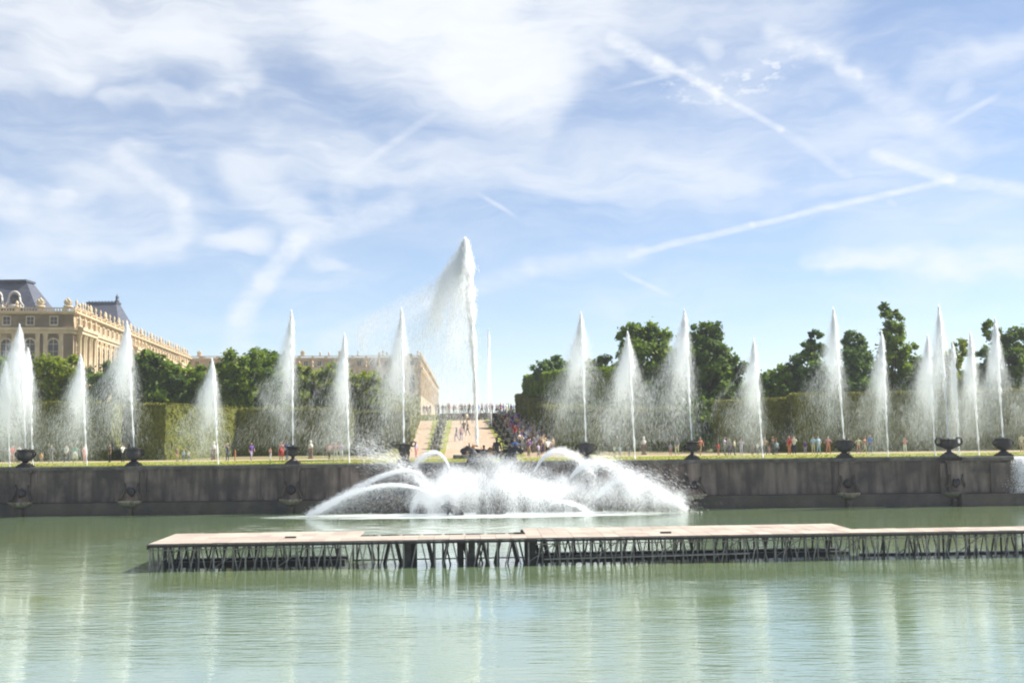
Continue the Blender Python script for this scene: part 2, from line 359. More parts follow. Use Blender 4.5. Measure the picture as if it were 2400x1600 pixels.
# ------------------------------------------------------------------ ground, water, paths
ZL = 4.0                                         # lawn level above the basin water
def xl(Y): return -10.7 - .055 * (Y - 106)       # the sloping walk: left side, right side
def xr(Y): return 4.75 - .075 * (Y - 106)
def cl(t, a=0., b=1.): return max(a, min(b, t))
def ramp_z(Y):
    if Y > 167.4: return 8.9
    return ZL + 3.95 * cl((Y - 108) / 57)
def out_z(Y): return ZL + 5.0 * cl((Y - 150) / 60)
def gz(x, Y):
    if Y < 24: return .3 + 4.9 * (lambda t: t * t * (3 - 2 * t))(cl((24 - Y) / 22))
    if Y < 92.7: return -1.6 if abs(x) < 78 else ZL
    if Y < 104: return ZL
    d = max(xl(Y) - 1.5 - x, x - xr(Y) - 1.5)
    t = cl(d / 1.6); return ramp_z(Y) * (1 - t) + out_z(Y) * t
xs = sorted(set([-4000, -1500, -600, -300, -160, -100, -80, -78.05, -78, -60, -45, -34] + list(range(-26, 14)) + [20, 30, 45, 60, 78, 78.05, 80, 100, 160, 300, 600, 1500, 4000]))
ys = [-400, -100, -20, -5, 0, 2, 5, 8, 11, 14, 17, 20, 23.9, 24.0, 50, 80, 92.65, 92.75, 96, 100, 104] + list(range(108, 166, 3)) + [165, 167.3, 167.5, 172, 180, 190, 200, 210, 230, 300, 450, 800, 1600, 4500]
V = np.array([(x, y, gz(x, y)) for y in ys for x in xs]); nx = len(xs)
Fq = [(j * nx + i, j * nx + i + 1, (j + 1) * nx + i + 1, (j + 1) * nx + i) for j in range(len(ys) - 1) for i in range(nx - 1)]
tag(link('ground', np_mesh('ground', V, Fq), M_ground), kind='structure')
wx, wy = np.linspace(-79, 79, 60), np.linspace(20, 92.5, 40)
V = np.array([(x, y, 0) for y in wy for x in wx]); Fq = [(j * 60 + i, j * 60 + i + 1, (j + 1) * 60 + i + 1, (j + 1) * 60 + i) for j in range(39) for i in range(59)]
tag(link('water', np_mesh('water', V, Fq), M_water), kind='structure')
def sheet(name, rows, m, kind='structure', label=None):
    """rows: list of (xleft, xright, y, z)"""
    vs = []; fs = []
    for a, b, y, z in rows: vs += [(a, y, z), (b, y, z)]
    for i in range(len(rows) - 1): fs.append((2 * i, 2 * i + 1, 2 * i + 3, 2 * i + 2))
    o = MB().add(vs, fs).build(name, m); tag(o, label, kind=kind); return o
sheet('lawn', [(-78, 78, 93.35, ZL + .02), (-78, 78, 104.4, ZL + .02)], M_grass)
sheet('gravel_path', [(-78, 78, 104.4, ZL + .012), (-78, 78, 107.9, ZL + .012)], M_gravel)
yr = [107.9] + list(range(108, 166, 3)) + [165, 167.25]
def inset(Y, a): return ramp_z(Y) + .03
sheet('ramp_path', [(xl(Y), xl(Y) + 2.2 - .004 * (Y - 106), Y, ramp_z(Y) + .02) for Y in yr], M_gravel)
LE = lambda Y: -6.7 - .040 * (Y - 106); RE = lambda Y: -0.6 - .062 * (Y - 106)
sheet('ramp_lawn', [(xl(Y) + 2.2 - .004 * (Y - 106), LE(Y), Y, ramp_z(Y) + .028) for Y in yr], M_grass)
sheet('ramp_path', [(LE(Y), RE(Y), Y, ramp_z(Y) + .02) for Y in yr], M_gravel)
sheet('ramp_lawn', [(RE(Y), RE(Y) + 2.0 - .004 * (Y - 106), Y, ramp_z(Y) + .028) for Y in yr], M_grass)
sheet('ramp_path', [(RE(Y) + 2.0 - .004 * (Y - 106), xr(Y) + .2, Y, ramp_z(Y) + .02) for Y in yr], M_gravel)
# fine grass tufts along the wall edge: stuff
tp = np.column_stack([rng.uniform(-50, 50, 5200), rng.uniform(93.4, 101.0, 5200), np.full(5200, ZL + .02)])
ang = rng.uniform(0, np.pi, 5200); h = rng.uniform(.02, .05, 5200); ww = rng.uniform(.04, .12, 5200)
V = np.empty((5200, 3, 3)); dx = np.column_stack([np.cos(ang), np.sin(ang), 0 * ang]) * ww[:, None]
V[:, 0] = tp - dx; V[:, 1] = tp + dx; V[:, 2] = tp + np.column_stack([rng.normal(0, .03, 5200), rng.normal(0, .03, 5200), h])
tag(link('grass', np_mesh('grass', V.reshape(-1, 3), np.arange(15600).reshape(-1, 3)), M_grass), 'short bright grass blades along the top of the basin wall', 'grass', kind='stuff')

# ------------------------------------------------------------------ retaining wall
def wx_(px, Y=92): return (px - 1200) / FPX * Y
wall = empty('basin_wall', (0, 92, 0), label='long dark water-stained stone basin wall with piers below the vases', cat='wall')
def wpart(name, mb, m, smooth=False): return mb.build(name, m, wall, None, smooth)   # local coordinates: origin at wall foot
XE = wx_(2350)
wpart('wall_body', MB().box(-78, 78, 0, .95, -1.5, 3.72), M_wall)
wpart('plinth', MB().hexa([(-78, -.62, -1.5), (XE + 1.1, -.62, -1.5), (XE + 1.1, -.003, -1.5), (-78, -.003, -1.5)], [(-78, -.55, 1.02), (XE + 1.1, -.55, 1.02), (XE + 1.1, -.003, 1.08), (-78, -.003, 1.08)]), M_plinth)
wpart('plinth', MB().hexa([(XE + 1.15, -.3, -1.5), (78, -.3, -1.5), (78, -.003, -1.5), (XE + 1.15, -.003, -1.5)], [(XE + 1.15, -.25, .5), (78, -.25, .5), (78, -.003, .55), (XE + 1.15, -.003, .55)]), M_plinth)
x = -78.0; ci = 0
while x < 78:
    L = 3.1 + .5 * random.random(); x2 = min(x + L, 78)
    wpart('coping_stone', MB().box(x + .012, x2 - .012, -.16 - .02 * random.random(), 1.33, 3.724, 3.98 + .02 * random.random()), M_coping); x = x2
# end pavilion on the right
wpart('end_pier', MB().box(wx_(2242), XE, -.75, -.004, 1.085, 3.718), M_wall)
wpart('end_pier', MB().box(wx_(2300), XE - .15, -.95, -.755, 1.085, 3.5), M_wall)
wpart('end_pier_cap', MB().box(wx_(2235), XE + .12, -1.05, -.20, 3.722, 4.0), M_coping)
wpart('end_ledge', MB().hexa([(wx_(2225), -1.5, -1.5), (XE + 1.1, -1.5, -1.5), (XE + 1.1, -.66, -1.5), (wx_(2225), -.66, -1.5)], [(wx_(2225), -1.4, 1.0), (XE + 1.0, -1.4, 1.0), (XE + 1.0, -.66, 1.06), (wx_(2225), -.66, 1.06)]), M_plinth)
VASE_PX = [62, 315, 686, 945, 1370, 1617, 1972, 2216, 2343]
for i, px in enumerate(VASE_PX):
    X = wx_(px, 92.2); yy = -.26
    if i == 7: yy = -.99
    if i == 8: continue
    wpart('pier', MB().box(X - .62, X + .62, yy, -.004 if i != 7 else -.758, 1.09, 3.60).box(X - .72, X + .72, yy - .06, -.004 if i != 7 else -.758, 3.60, 3.70), M_wall)
    wpart('pier', MB().box(X - 1.15, X - .66, yy * .5, -.006 if i != 7 else -.76, 1.09, 3.5), M_wall)
    wpart('pier', MB().box(X + .66, X + 1.15, yy * .5, -.006 if i != 7 else -.76, 1.09, 3.5), M_wall)
    # shell basin and mask
    b = MB(); n = 12; vs = []; fs = []
    for ring, (r, z) in enumerate([(.10, .62), (.5, .78), (.8, .98), (.92, 1.16), (.86, 1.17), (.45, 1.05)]):
        for k in range(n + 1):
            q = math.pi + math.pi * k / n; sc_ = r * (1 + .07 * math.cos(k * math.pi))
            vs.append((X + 1.05 * sc_ * math.cos(q), -.55 + .85 * sc_ * math.sin(q), z))
    for a in range(5):
        for k in range(n): fs.append((a * (n + 1) + k, a * (n + 1) + k + 1, (a + 1) * (n + 1) + k + 1, (a + 1) * (n + 1) + k))
    sh = wpart('shell_basin', b.add(vs, fs), M_lip)
    wpart('corbel', MB().lathe([(.12, -.4), (.30, .1), (.22, .35), (.34, .62), (.1, .70)], 10, (X, -.66, 0)), M_plinth, True)
    wpart('lion_mask', MB().blob((X, yy - .08, 1.9), (.34, .24, .38), .18, 10, i).blob((X, yy - .26, 1.78), (.15, .14, .14), .1, 8, i), M_lead, True)
    wpart('side_scroll', MB().tube([(X - .55, yy - .05, 2.6), (X - .5, yy - .12, 2.2), (X - .62, yy - .16, 1.8), (X - .8, -.5, 1.45), (X - .95, -.55, 1.2)], [.06, .1, .12, .13, .1], 7), M_plinth, True)
    wpart('side_scroll', MB().tube([(X + .55, yy - .05, 2.6), (X + .5, yy - .12, 2.2), (X + .62, yy - .16, 1.8), (X + .8, -.5, 1.45), (X + .95, -.55, 1.2)], [.06, .1, .12, .13, .1], 7), M_plinth, True)

# ------------------------------------------------------------------ vases on the wall
def curl(cx, side, z0, r, th, turns=1.25):
    pts = []; rad = []
    for k in range(15):
        t = k / 14; a = math.pi * (-.5 + turns * 1.35 * t); rr = r * (1 - .45 * t)
        pts.append((cx + side * (rr * math.cos(a) + r * .35), 0, z0 + rr * math.sin(a) + r * .6)); rad.append(th * (1 - .45 * t))
    return pts, rad
def ring(cx, z, r, th, n=14):
    return [(cx + r * math.cos(2 * math.pi * k / n), 0, z + r * 1.05 * math.sin(2 * math.pi * k / n)) for k in range(n + 1)], th
VLAB = ['dark squat lead vase with lizard handles, leftmost on the basin wall',
        'dark wide lead vase with shrimp handles, second from the left on the wall',
        'dark goblet vase with flat wide rim beside the person in a red dress',
        'tall tapering dark urn with ring handles left of the fountain group',
        'misty dark cauldron vase just right of the fountain spray',
        'dark goblet vase with flared rim right of the fountain group',
        'dark round-bellied vase half lost in falling spray on the right',
        'dark two-handled bowl vase on the end pier, clearest at the right',
        'pale mist-veiled vase at the very right end of the wall']
VKIND = ['cauldron', 'wide', 'goblet', 'urn', 'cauldron', 'goblet', 'cauldron', 'bowl', 'cauldron']
vase_top = {}
for i, px in enumerate(VASE_PX):
    Yv = 92.55 if i != 7 else 91.45
    X = wx_(px, Yv); k = VKIND[i]
    root = empty('stone_vase', (X, Yv, ZL), label=VLAB[i], cat='vase', group='vases along the basin wall')
    MB().box(-.60, .60, -.45, .45, -.015, .14).box(-.48, .48, -.40, .40, .142, .26).build('plinth', M_lead, root)
    if k == 'bowl':
        MB().lathe([(.40, .26), (.42, .34), (.20, .44), (.16, .56), (.26, .66)], 18).build('foot', M_lead, root, smooth=True)
        MB().lathe([(.26, .66), (.52, .76), (.72, .95), (.76, 1.12), (.70, 1.3), (.74, 1.40), (.84, 1.45), (.80, 1.48), (.66, 1.44), (.60, 1.0), (.2, .8), (0, .78)], 20, flute=.02, nf=10).build('bowl', M_lead, root, smooth=True)
        hs = 'curl'; H = 1.48
    elif k == 'urn':
        MB().lathe([(.34, .26), (.36, .34), (.18, .42), (.22, .52)], 16).build('foot', M_lead, root, smooth=True)
        MB().lathe([(.22, .52), (.36, .66), (.44, .95), (.56, 1.3), (.66, 1.52), (.70, 1.56), (.64, 1.60), (.5, 1.5), (.3, .9), (0, .8)], 20, flute=.025, nf=9).build('bowl', M_lead, root, smooth=True)
        hs = 'ring'; H = 1.6
    elif k == 'goblet':
        MB().lathe([(.40, .26), (.40, .33), (.16, .45), (.13, .62), (.30, .70)], 16).build('foot', M_lead, root, smooth=True)
        MB().lathe([(.30, .70), (.44, .78), (.46, .92), (.40, 1.1), (.46, 1.3), (.66, 1.42), (.80, 1.46), (.78, 1.50), (.5, 1.46), (.3, 1.1), (0, 1.0)], 18, flute=.02, nf=8).build('bowl', M_lead, root, smooth=True)
        hs = 'low'; H = 1.5
    else:
        MB().lathe([(.40, .26), (.42, .34), (.24, .42), (.24, .50)], 16).build('foot', M_lead, root, smooth=True)
        MB().lathe([(.24, .50), (.55, .60), (.70, .80), (.72, 1.05), (.64, 1.28), (.70, 1.42), (.74, 1.46), (.68, 1.48), (.55, 1.4), (.5, .9), (0, .8)], 18, flute=.025, nf=9).build('bowl', M_lead, root, smooth=True)
        hs = 'curl2'; H = 1.48
    for s in (-1, 1):
        b = MB()
        if hs == 'curl': p, r = curl(s * .66, s, 1.10, .36, .095); b.tube(p, r, 7); b.tube([(s * .55, 0, .80), (s * .82, 0, .96), (s * .80, 0, 1.15)], [.05, .08, .06], 7)
        elif hs == 'ring': p, t = ring(s * .80, 1.58, .19, .055); b.tube(p, t, 7, False)
        elif hs == 'low': b.tube([(s * .42, 0, .86), (s * .62, 0, .88), (s * .68, 0, 1.04), (s * .5, 0, 1.2)], .05, 7)
        else: p, r = curl(s * .60, s, .98, .22, .07); b.tube(p, r, 7)
        b.build('handle', M_lead, root, smooth=True)
    MB().lathe([(.07, 1.0), (.07, H + .04), (.035, H + .10), (0, H + .10)], 8).build('nozzle', M_lead, root, smooth=True)
    vase_top[i] = Vector((X, Yv, ZL + H + .08))

# ------------------------------------------------------------------ platform
A = onz(350, 1275, 1.3); PL = Vector((-18.05, 54.7, 0)); PR = Vector((33.0, 56.9, 0))
pd = (PR - PL).normalized(); plen = (PR - PL).length; prz = math.atan2(pd.y, pd.x)
plat = empty('stage_platform', PL, prz, 'long low timber stage deck on steel trusses standing in the basin water', 'stage platform')
BAY = 1.56; NB = int(plen / BAY)
def pu(px): return (at(px, 1266, 55.6).x - PL.x) / pd.x
U1, U2, U3 = pu(826), pu(1232), pu(2045)
def depth(u): return 2.3 if U1 < u < U2 else (2.0 if u > U3 else 5.2)
MDP = {}
def panel(wd, dp, th=.07):
    k = (round(wd, 2), round(dp, 2))
    if k not in MDP: MDP[k] = MB().box(0, wd, 0, dp, -th, 0).mesh('deck_panel')
    return MDP[k]
ZT = 1.36
u = 0.0
while u < plen - .1:
    wd = BAY / 2; d = depth(u + wd / 2); rows = max(1, round(d / 1.3)); dd = d / rows
    for r in range(rows):
        o = link('deck_panel', panel(wd - .014, dd - .014), M_deck, plat); o.location = (u + .007, r * dd + .01, ZT + random.uniform(-.006, .006))
    u += wd
def member(p, q, r, name, m, sub=None): return MB().tube([p, q], r, 6).build(name, m, sub or plat)
for a, b in ((0, U1), (U1, U2), (U2, U3), (U3, plen)):
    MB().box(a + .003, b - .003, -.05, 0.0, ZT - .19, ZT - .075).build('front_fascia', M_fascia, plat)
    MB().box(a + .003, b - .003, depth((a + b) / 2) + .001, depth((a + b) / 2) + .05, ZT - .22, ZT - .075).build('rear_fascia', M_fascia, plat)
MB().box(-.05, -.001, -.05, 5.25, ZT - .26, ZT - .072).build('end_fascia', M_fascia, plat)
# open frame behind the narrow part: back beam, broken into lengths, with short cross beams
u = U1 + .1
while u < U2 - .4:
    L = min(.95, U2 - u - .1)
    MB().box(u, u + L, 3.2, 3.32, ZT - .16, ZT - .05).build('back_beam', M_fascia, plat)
    MB().box(u - .09, u - .04, 2.36, 3.9, ZT - .2, ZT - .1).build('cross_beam', M_steel, plat); u += 1.12
leg_me = MB().tube([(0, 0, -1.4), (0, 0, ZT - .1)], .045, 8).mesh('leg'); leg_me.materials.append(M_steel)
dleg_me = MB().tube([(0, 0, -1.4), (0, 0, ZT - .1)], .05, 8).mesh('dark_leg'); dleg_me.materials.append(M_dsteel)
thick_me = MB().box(-.17, .17, -.1, .1, -1.4, ZT - .1).mesh('thick_leg'); thick_me.materials.append(M_dsteel)
h2 = BAY / 2
def vee(rad, m, fan=.32):
    a = MB().tube([(-.12, 0, ZT - .14), (-h2 + fan, 0, -.35)], rad, 6).mesh('brace'); b = MB().tube([(.12, 0, ZT - .14), (h2 - fan, 0, -.35)], rad, 6).mesh('brace')
    a.materials.append(m); b.materials.append(m); return a, b
vf = vee(.033, M_steel); vd = vee(.045, M_dsteel); vt = vee(.10, M_dsteel, .30)
for i in range(NB + 1):
    u = i * BAY + .06; open_ = U1 - .3 < u < U2 + .2
    d = depth(min(u, plen - .1))
    rows = [(.12, 0)] + [(y, 1) for y in ((1.5, 3.1, 4.7) if d > 4 else (1.1, 1.85))]
    for y, dk in rows:
        if open_: me = thick_me if (dk and i % 2 == 0) else (dleg_me if dk else leg_me)
        else: me = dleg_me if dk else leg_me
        o = link('leg', me, None, plat, (u + (0 if not dk else random.uniform(-.45, .45)), y, 0))
        if i < NB:
            for me2 in ((vt if y > 1.5 else vf) if open_ and y != 1.1 else ((vd if random.random() < .7 else vf) if dk else vf)):
                if dk and random.random() < .22: continue
                link('brace', me2, None, plat, (u + h2 + (0 if not dk else random.uniform(-.5, .5)), y + .02 + (0 if not dk else random.uniform(-.3, .3)), 0))
for i in range(NB):
    u = i * BAY + .06 + h2
    if U1 - .3 < u < U2 + .2: continue
    link('leg', leg_me, None, plat, (u + random.uniform(-.1, .1), .62, 0))
    for me2 in vf: link('brace', me2, None, plat, (u + h2 + random.uniform(-.1, .1), .66 + random.uniform(-.1, .1), 0))
    if i % 2 == 0: link('cross_brace', MB().tube([(-h2, 0, .12), (h2, 0, ZT - .2)], .028, 6).mesh('cross_brace') if i == 0 else CB_ME, M_steel, plat, (u, .4, 0))
    if i == 0: CB_ME = bpy.data.meshes['cross_brace']
for a, b in ((0, U1 - .3), (U2 + .5, U3), (U3, plen)):
    for y in ((2.2, 3.7) if a < U3 - .1 else (1.6,)):
        MB().box(a + .25, b - .25, y, y + .5, -.3, .17 if a < U3 - .1 else .10).build('float_pontoon', M_float, plat)
    member((a, .06, ZT - .32), (b, .06, ZT - .32), .03, 'top_rail', M_steel)
member((U1, 1.1, .28), (U2, 1.1, .28), .035, 'lower_rail', M_dsteel)
member((U2 + .9, -.02, .30), (U2 + 11.3, -.02, .42), .04, 'lower_rail', M_steel)
for k in range(5):   # extra vertical and diagonal struts of the left end
    member((.15 + k * .02, .3 + .9 * k, ZT - .2), (.15 + k * .02, .3 + .9 * k, -1.0), .04, 'end_leg', M_steel)
    if k < 4: member((.12, .35 + .9 * k, ZT - .2), (.12, 1.1 + .9 * k, -.4), .03, 'brace', M_steel)
for k, (uu, dd) in enumerate(((pu(1560), 1.2), (pu(660), 1.8), (pu(1210), 2.1))):
    MB().box(uu, uu + .55, dd, dd + .18, ZT + .012, ZT + .08).build('loose_batten', M_fascia, plat)

# ------------------------------------------------------------------ hedges
def vnoise(P, s, seed=0.0):
    x, y, z = P[:, 0] * s + seed, P[:, 1] * s + seed * 1.3, P[:, 2] * s + seed * .7
    return np.column_stack([np.sin(2.1 * x + 1.7 * z) * np.cos(1.9 * y + .6), np.sin(1.8 * y + 2.3 * z + 1) * np.cos(2.2 * x), np.sin(2.4 * x + 1.3 * y + 2) * np.cos(1.7 * z)])
def cards(P, Nrm, size, spread=1.0):
    """small four-sided leaf sprays (two crossed triangles each a quad) at P facing roughly Nrm"""
    n = len(P); a = rng.normal(0, 1, (n, 3)); d = Nrm + a * .55 * spread; d /= np.linalg.norm(d, axis=1)[:, None] + 1e-9
    t = np.cross(d, rng.normal(0, 1, (n, 3))); t /= np.linalg.norm(t, axis=1)[:, None] + 1e-9
    b = np.cross(d, t); s = size[:, None]
    V = np.empty((n, 4, 3)); V[:, 0] = P - t * s; V[:, 1] = P - b * s * .5 + d * s * .15; V[:, 2] = P + t * s; V[:, 3] = P + b * s * .55 - d * s * .1
    return V.reshape(-1, 3), np.arange(4 * n).reshape(-1, 4)
def hedge(label, base, tops, group='clipped hedges behind the lawn', dens=26, leaf=.14, bottom=None, m=None, name='clipped_hedge'):
    """base: four (x,y) corners counter-clockwise seen from above; tops: z for each"""
    zb = bottom if bottom is not None else min(gz(x, y) for x, y in base) - .3
    c = Vector((sum(p[0] for p in base) / 4, sum(p[1] for p in base) / 4, zb + .3))
    root = empty(name, c, 0, label, 'hedge', group); off = np.array(c)
    q = [np.array((*base[i], zb)) for i in range(4)]; tq = [np.array((*base[i], tops[i])) for i in range(4)]
    quads = [(q[i], q[(i + 1) % 4], tq[(i + 1) % 4], tq[i]) for i in range(4)] + [(tq[0], tq[1], tq[2], tq[3])]
    VV = []; FF = []; LV = []; LN = []
    for qa, qb, qc, qd in quads:
        w1 = max(np.linalg.norm(qb - qa), np.linalg.norm(qc - qd)); h1 = max(np.linalg.norm(qd - qa), np.linalg.norm(qc - qb))
        n1, n2 = max(2, int(w1 / .45)), max(2, int(h1 / .45))
        s, t = np.meshgrid(np.linspace(0, 1, n1 + 1), np.linspace(0, 1, n2 + 1)); s = s.ravel()[:, None]; t = t.ravel()[:, None]
        P = (qa * (1 - s) + qb * s) * (1 - t) + (qd * (1 - s) + qc * s) * t
        P = P + .07 * vnoise(P, 1.1) + .05 * vnoise(P, 3.3, 2.0)
        b0 = sum(len(v) for v in VV); idx = np.arange((n1 + 1) * (n2 + 1)).reshape(n2 + 1, n1 + 1)
        VV.append(P); FF.append(np.column_stack([idx[:-1, :-1].ravel(), idx[:-1, 1:].ravel(), idx[1:, 1:].ravel(), idx[1:, :-1].ravel()]) + b0)
        N_ = np.cross(qb - qa, qd - qa); N_ = N_ / (np.linalg.norm(N_) + 1e-9)
        if N_[1] > .6: continue                          # back side is never seen: fewer leaves
        upf = N_[2] > .7; k = int(w1 * h1 * dens * (2.2 if upf else 1)); s = rng.random((k, 1)); t = rng.random((k, 1))
        P = (qa * (1 - s) + qb * s) * (1 - t) + (qd * (1 - s) + qc * s) * t
        LV.append(P + .07 * vnoise(P, 1.1) + .05 * vnoise(P, 3.3, 2.0) + N_ * rng.uniform(-.02, .22 if upf else .09, (k, 1))); LN.append(np.tile(N_ + np.array((0, 0, .25)), (k, 1)))
    link('hedge_body', np_mesh('hedge_body', np.vstack(VV) - off, np.vstack(FF)), M_hcore, root)
    LVv = np.vstack(LV) - off; v, f = cards(LVv, np.vstack(LN), rng.uniform(leaf * .6, leaf * 1.3, len(LVv)))
    o = link('leaves', np_mesh('leaves', v, f), m or M_hedge, root); o['kind'] = 'stuff'
    return root
def top(px, py, Y): return at(px, py, Y).z
def hrow(label, px0, py0, px1, py1, Y0, Y1, thick=3.0, **k):
    a, b = at(px0, py0, Y0), at(px1, py1, Y1)
    nrm = Vector((-(b.y - a.y), b.x - a.x, 0)).normalized() * thick
    return hedge(label, [(a.x, a.y), (b.x, b.y), (b.x + nrm.x, b.y + nrm.y), (a.x + nrm.x, a.y + nrm.y)], [a.z, b.z, b.z, a.z], **k)
hrow('tall clipped hedge wall at the far left with a sunlit right end', -260, 942, 262, 946, 112.0, 112.0, 3.0)
hrow('dark clipped hedge set back behind the second vase', 255, 953, 405, 951, 121.0, 116.0, 3.0)
hrow('clipped hedge block with a sunlit rounded flank left of centre', 388, 948, 562, 958, 110.5, 122.5, 3.5)
hrow('long shaded hedge behind the person in a red dress', 520, 960, 822, 960, 122.0, 122.0, 3.2)
hrow('misty shaded hedge section ending at the sloping walk', 815, 967, 955, 966, 124.5, 124.5, 2.5)
a0, a1 = at(957, 962, 125), at(988, 928, 166)
hedge('sunlit yellow-green hedge running up the left side of the walk', [(xl(110) - 3.2, 119.0), (xl(110) - .2, 119.0), (xl(166) - .1, 166), (xl(166) - 3.2, 166)], [8.7, 8.7, 11.6, 11.6])
hedge('olive clipped hedge rising along the crowd on the right side', [(xr(113) + .1, 113.2), (xr(113) + 4.6, 113.2), (xr(166) + 4.0, 166), (xr(166) + .15, 166)], [top(1308, 962, 113), top(1308, 962, 113), top(1205, 925, 166), top(1205, 925, 166)])
hrow('shaded low hedge behind the mist right of the fountain', 1350, 962, 1660, 958, 124.5, 124.5, 3.0)
hrow('clipped hedge with a bushy left end beneath the broad tree', 1682, 942, 1868, 934, 115.0, 115.0, 3.0)
hrow('tall clipped hedge wall at the far right', 1862, 926, 2640, 910, 112.0, 112.0, 3.0)

# ------------------------------------------------------------------ trees
def tree(label, px, Y, lobes, m, n=7000, leaf=.30, name='broadleaf_tree', group='trees behind the hedges', trunk=.28):
    """lobes: (px, py, radius x px, radius y px) seen at distance Y; crown depth follows its width"""
    X = at(px, 950, Y).x; zb = gz(X, Y); root = empty(name, (X, Y, zb), 0, label, 'tree', group); off = np.array((X, Y, zb))
    Ls = []
    for i, (lx, ly, rx, ry) in enumerate(lobes):
        dy = (random.random() - .5) * 2.5; c = at(lx, ly, Y + dy); s = Y / FPX
        Ls.append((np.array(c) - off, rx * s, max(rx * s * .8, 1.2), ry * s))
    zt = max(c[2] for c, *_ in Ls)
    MB().tube([(0, 0, -.2), (.05, 0, zt * .35), (-.04, .05, zt * .75), (0, 0, zt)], [trunk, trunk * .8, trunk * .5, trunk * .2], 9).build('trunk', M_bark, root, smooth=True)
    for c, rx, ry, rz in Ls:
        st = Vector((0, 0, max(.6, c[2] * .55))); MB().tube([st, (st + Vector(c)) * .5 + Vector((0, 0, -.15)), Vector(c)], [trunk * .45, trunk * .3, trunk * .12], 6).build('limb', M_bark, root, smooth=True)
    vol = np.array([rx * rz + .3 for _, rx, ry, rz in Ls]); vol /= vol.sum(); PP = []; NN = []
    for (c, rx, ry, rz), f in zip(Ls, vol):
        k = max(14, int(f * n / 70)); d = rng.normal(0, 1, (k, 3)); d /= np.linalg.norm(d, axis=1)[:, None]
        rr = rng.uniform(.45, 1.02, (k, 1)) ** .6; cc = d * rr * np.array((rx, ry, rz))
        m_ = int(f * n / k); cs = rng.uniform(.16, .34, k) * (rx * ry * rz) ** (1 / 3)
        p = np.repeat(cc, m_, 0) + rng.normal(0, 1, (k * m_, 3)) * np.repeat(cs, m_)[:, None] * np.array((.62, .62, .5))
        PP.append(p + c); g = p / np.array((rx, ry, rz)) + np.array((0, 0, .5)); NN.append(g / (np.linalg.norm(g, axis=1)[:, None] + 1e-6))
    P = np.vstack(PP); Nn = np.vstack(NN); v, f = cards(P, Nn, rng.uniform(leaf * .55, leaf * 1.25, len(P)), 1.3)
    o = link('crown', np_mesh('crown', v, f), m, root)
    return root
tree('yellow-green rounded tree above the hedge at the far left', 120, 138, [(60, 890, 45, 45), (110, 880, 52, 48), (150, 862, 34, 32), (95, 925, 70, 30)], M_leafB, 6500)
tree('dark bushy tree behind the leftmost jets', 20, 142, [(10, 880, 55, 40), (60, 915, 60, 40), (-40, 900, 60, 55)], M_leafA, 5000)
tree('dark green tree left of the second vase jet', 245, 140, [(240, 885, 38, 42), (210, 905, 44, 34), (280, 900, 44, 48), (265, 865, 26, 26), (305, 915, 34, 40)], M_leafC, 6500)
tree('dense dark tree in front of the palace wing', 355, 137, [(345, 855, 32, 34), (375, 880, 48, 42), (330, 895, 40, 50), (400, 915, 50, 40)], M_leafC, 8000)
tree('mid-green shrubby tree below the end of the palace wing', 445, 139, [(435, 895, 44, 34), (475, 885, 34, 34), (420, 925, 50, 30), (480, 925, 44, 30)], M_leafA, 6000)
tree('broad bright green tree left of the red dress group', 575, 138, [(550, 860, 42, 38), (595, 850, 44, 34), (535, 905, 40, 45), (590, 905, 60, 45), (640, 880, 32, 40)], M_leafA, 9500)
tree('dark slender tree crown beside the jet of the goblet vase', 645, 143, [(640, 850, 24, 34), (652, 900, 34, 44)], M_leafC, 3500)
tree('clipped bright green tree row before the far palace front', 740, 141, [(725, 880, 36, 28), (775, 882, 44, 30), (740, 920, 50, 34), (790, 925, 44, 30), (700, 920, 30, 36)], M_leafB, 8500)
tree('misty green tree with a pale sunlit top beside the walk', 865, 141, [(850, 900, 36, 28), (880, 892, 24, 24), (835, 930, 40, 30), (885, 940, 30, 26)], M_leafB, 6000)
tree('small rounded tree catching light right of the fountain mist', 1425, 136, [(1420, 862, 36, 26), (1390, 880, 34, 30), (1440, 900, 44, 46)], M_leafB, 5000)
tree('large broad-crowned tree right of centre', 1520, 136, [(1490, 800, 42, 42), (1540, 800, 40, 38), (1520, 840, 62, 46), (1475, 860, 32, 50), (1560, 880, 48, 60), (1510, 920, 62, 46)], M_leafA, 15000, .33)
tree('tall dark domed tree right of the broad-crowned tree', 1665, 134, [(1655, 790, 44, 34), (1650, 840, 56, 50), (1715, 865, 32, 36), (1660, 900, 66, 56), (1700, 925, 52, 40)], M_leafC, 16000, .33)
tree('low dark tree hanging into the gap between the hedges', 1645, 121, [(1640, 970, 40, 34), (1630, 1010, 42, 46), (1665, 1000, 34, 50), (1610, 1040, 34, 34)], M_leafC, 8000)
tree('dark pine-like crown above the hedge beside the walk', 1305, 150, [(1300, 850, 26, 14), (1275, 868, 34, 18), (1320, 872, 28, 24)], M_leafD, 4500, .26, 'pine_tree')
tree('short bushy tree at the left of the right-hand tree line', 1825, 130, [(1815, 895, 40, 26), (1850, 885, 34, 32), (1800, 915, 40, 24), (1850, 920, 50, 28)], M_leafA, 6500)
tree('pointed tree behind the jet of the misty belly vase', 1905, 131, [(1912, 795, 16, 20), (1905, 825, 30, 26), (1895, 860, 42, 34), (1900, 900, 56, 40)], M_leafD, 8000, .27)
tree('round-topped fir between the two right-hand jets', 2010, 131, [(2000, 795, 22, 24), (2010, 830, 36, 34), (2015, 875, 46, 44), (2000, 910, 56, 30)], M_leafD, 8500, .27)
tree('tallest slim airy tree of the right-hand line', 2095, 133, [(2072, 728, 9, 16), (2090, 745, 24, 26), (2092, 785, 28, 30), (2100, 822, 34, 30), (2095, 870, 42, 50)], M_leafA, 8000, .24)
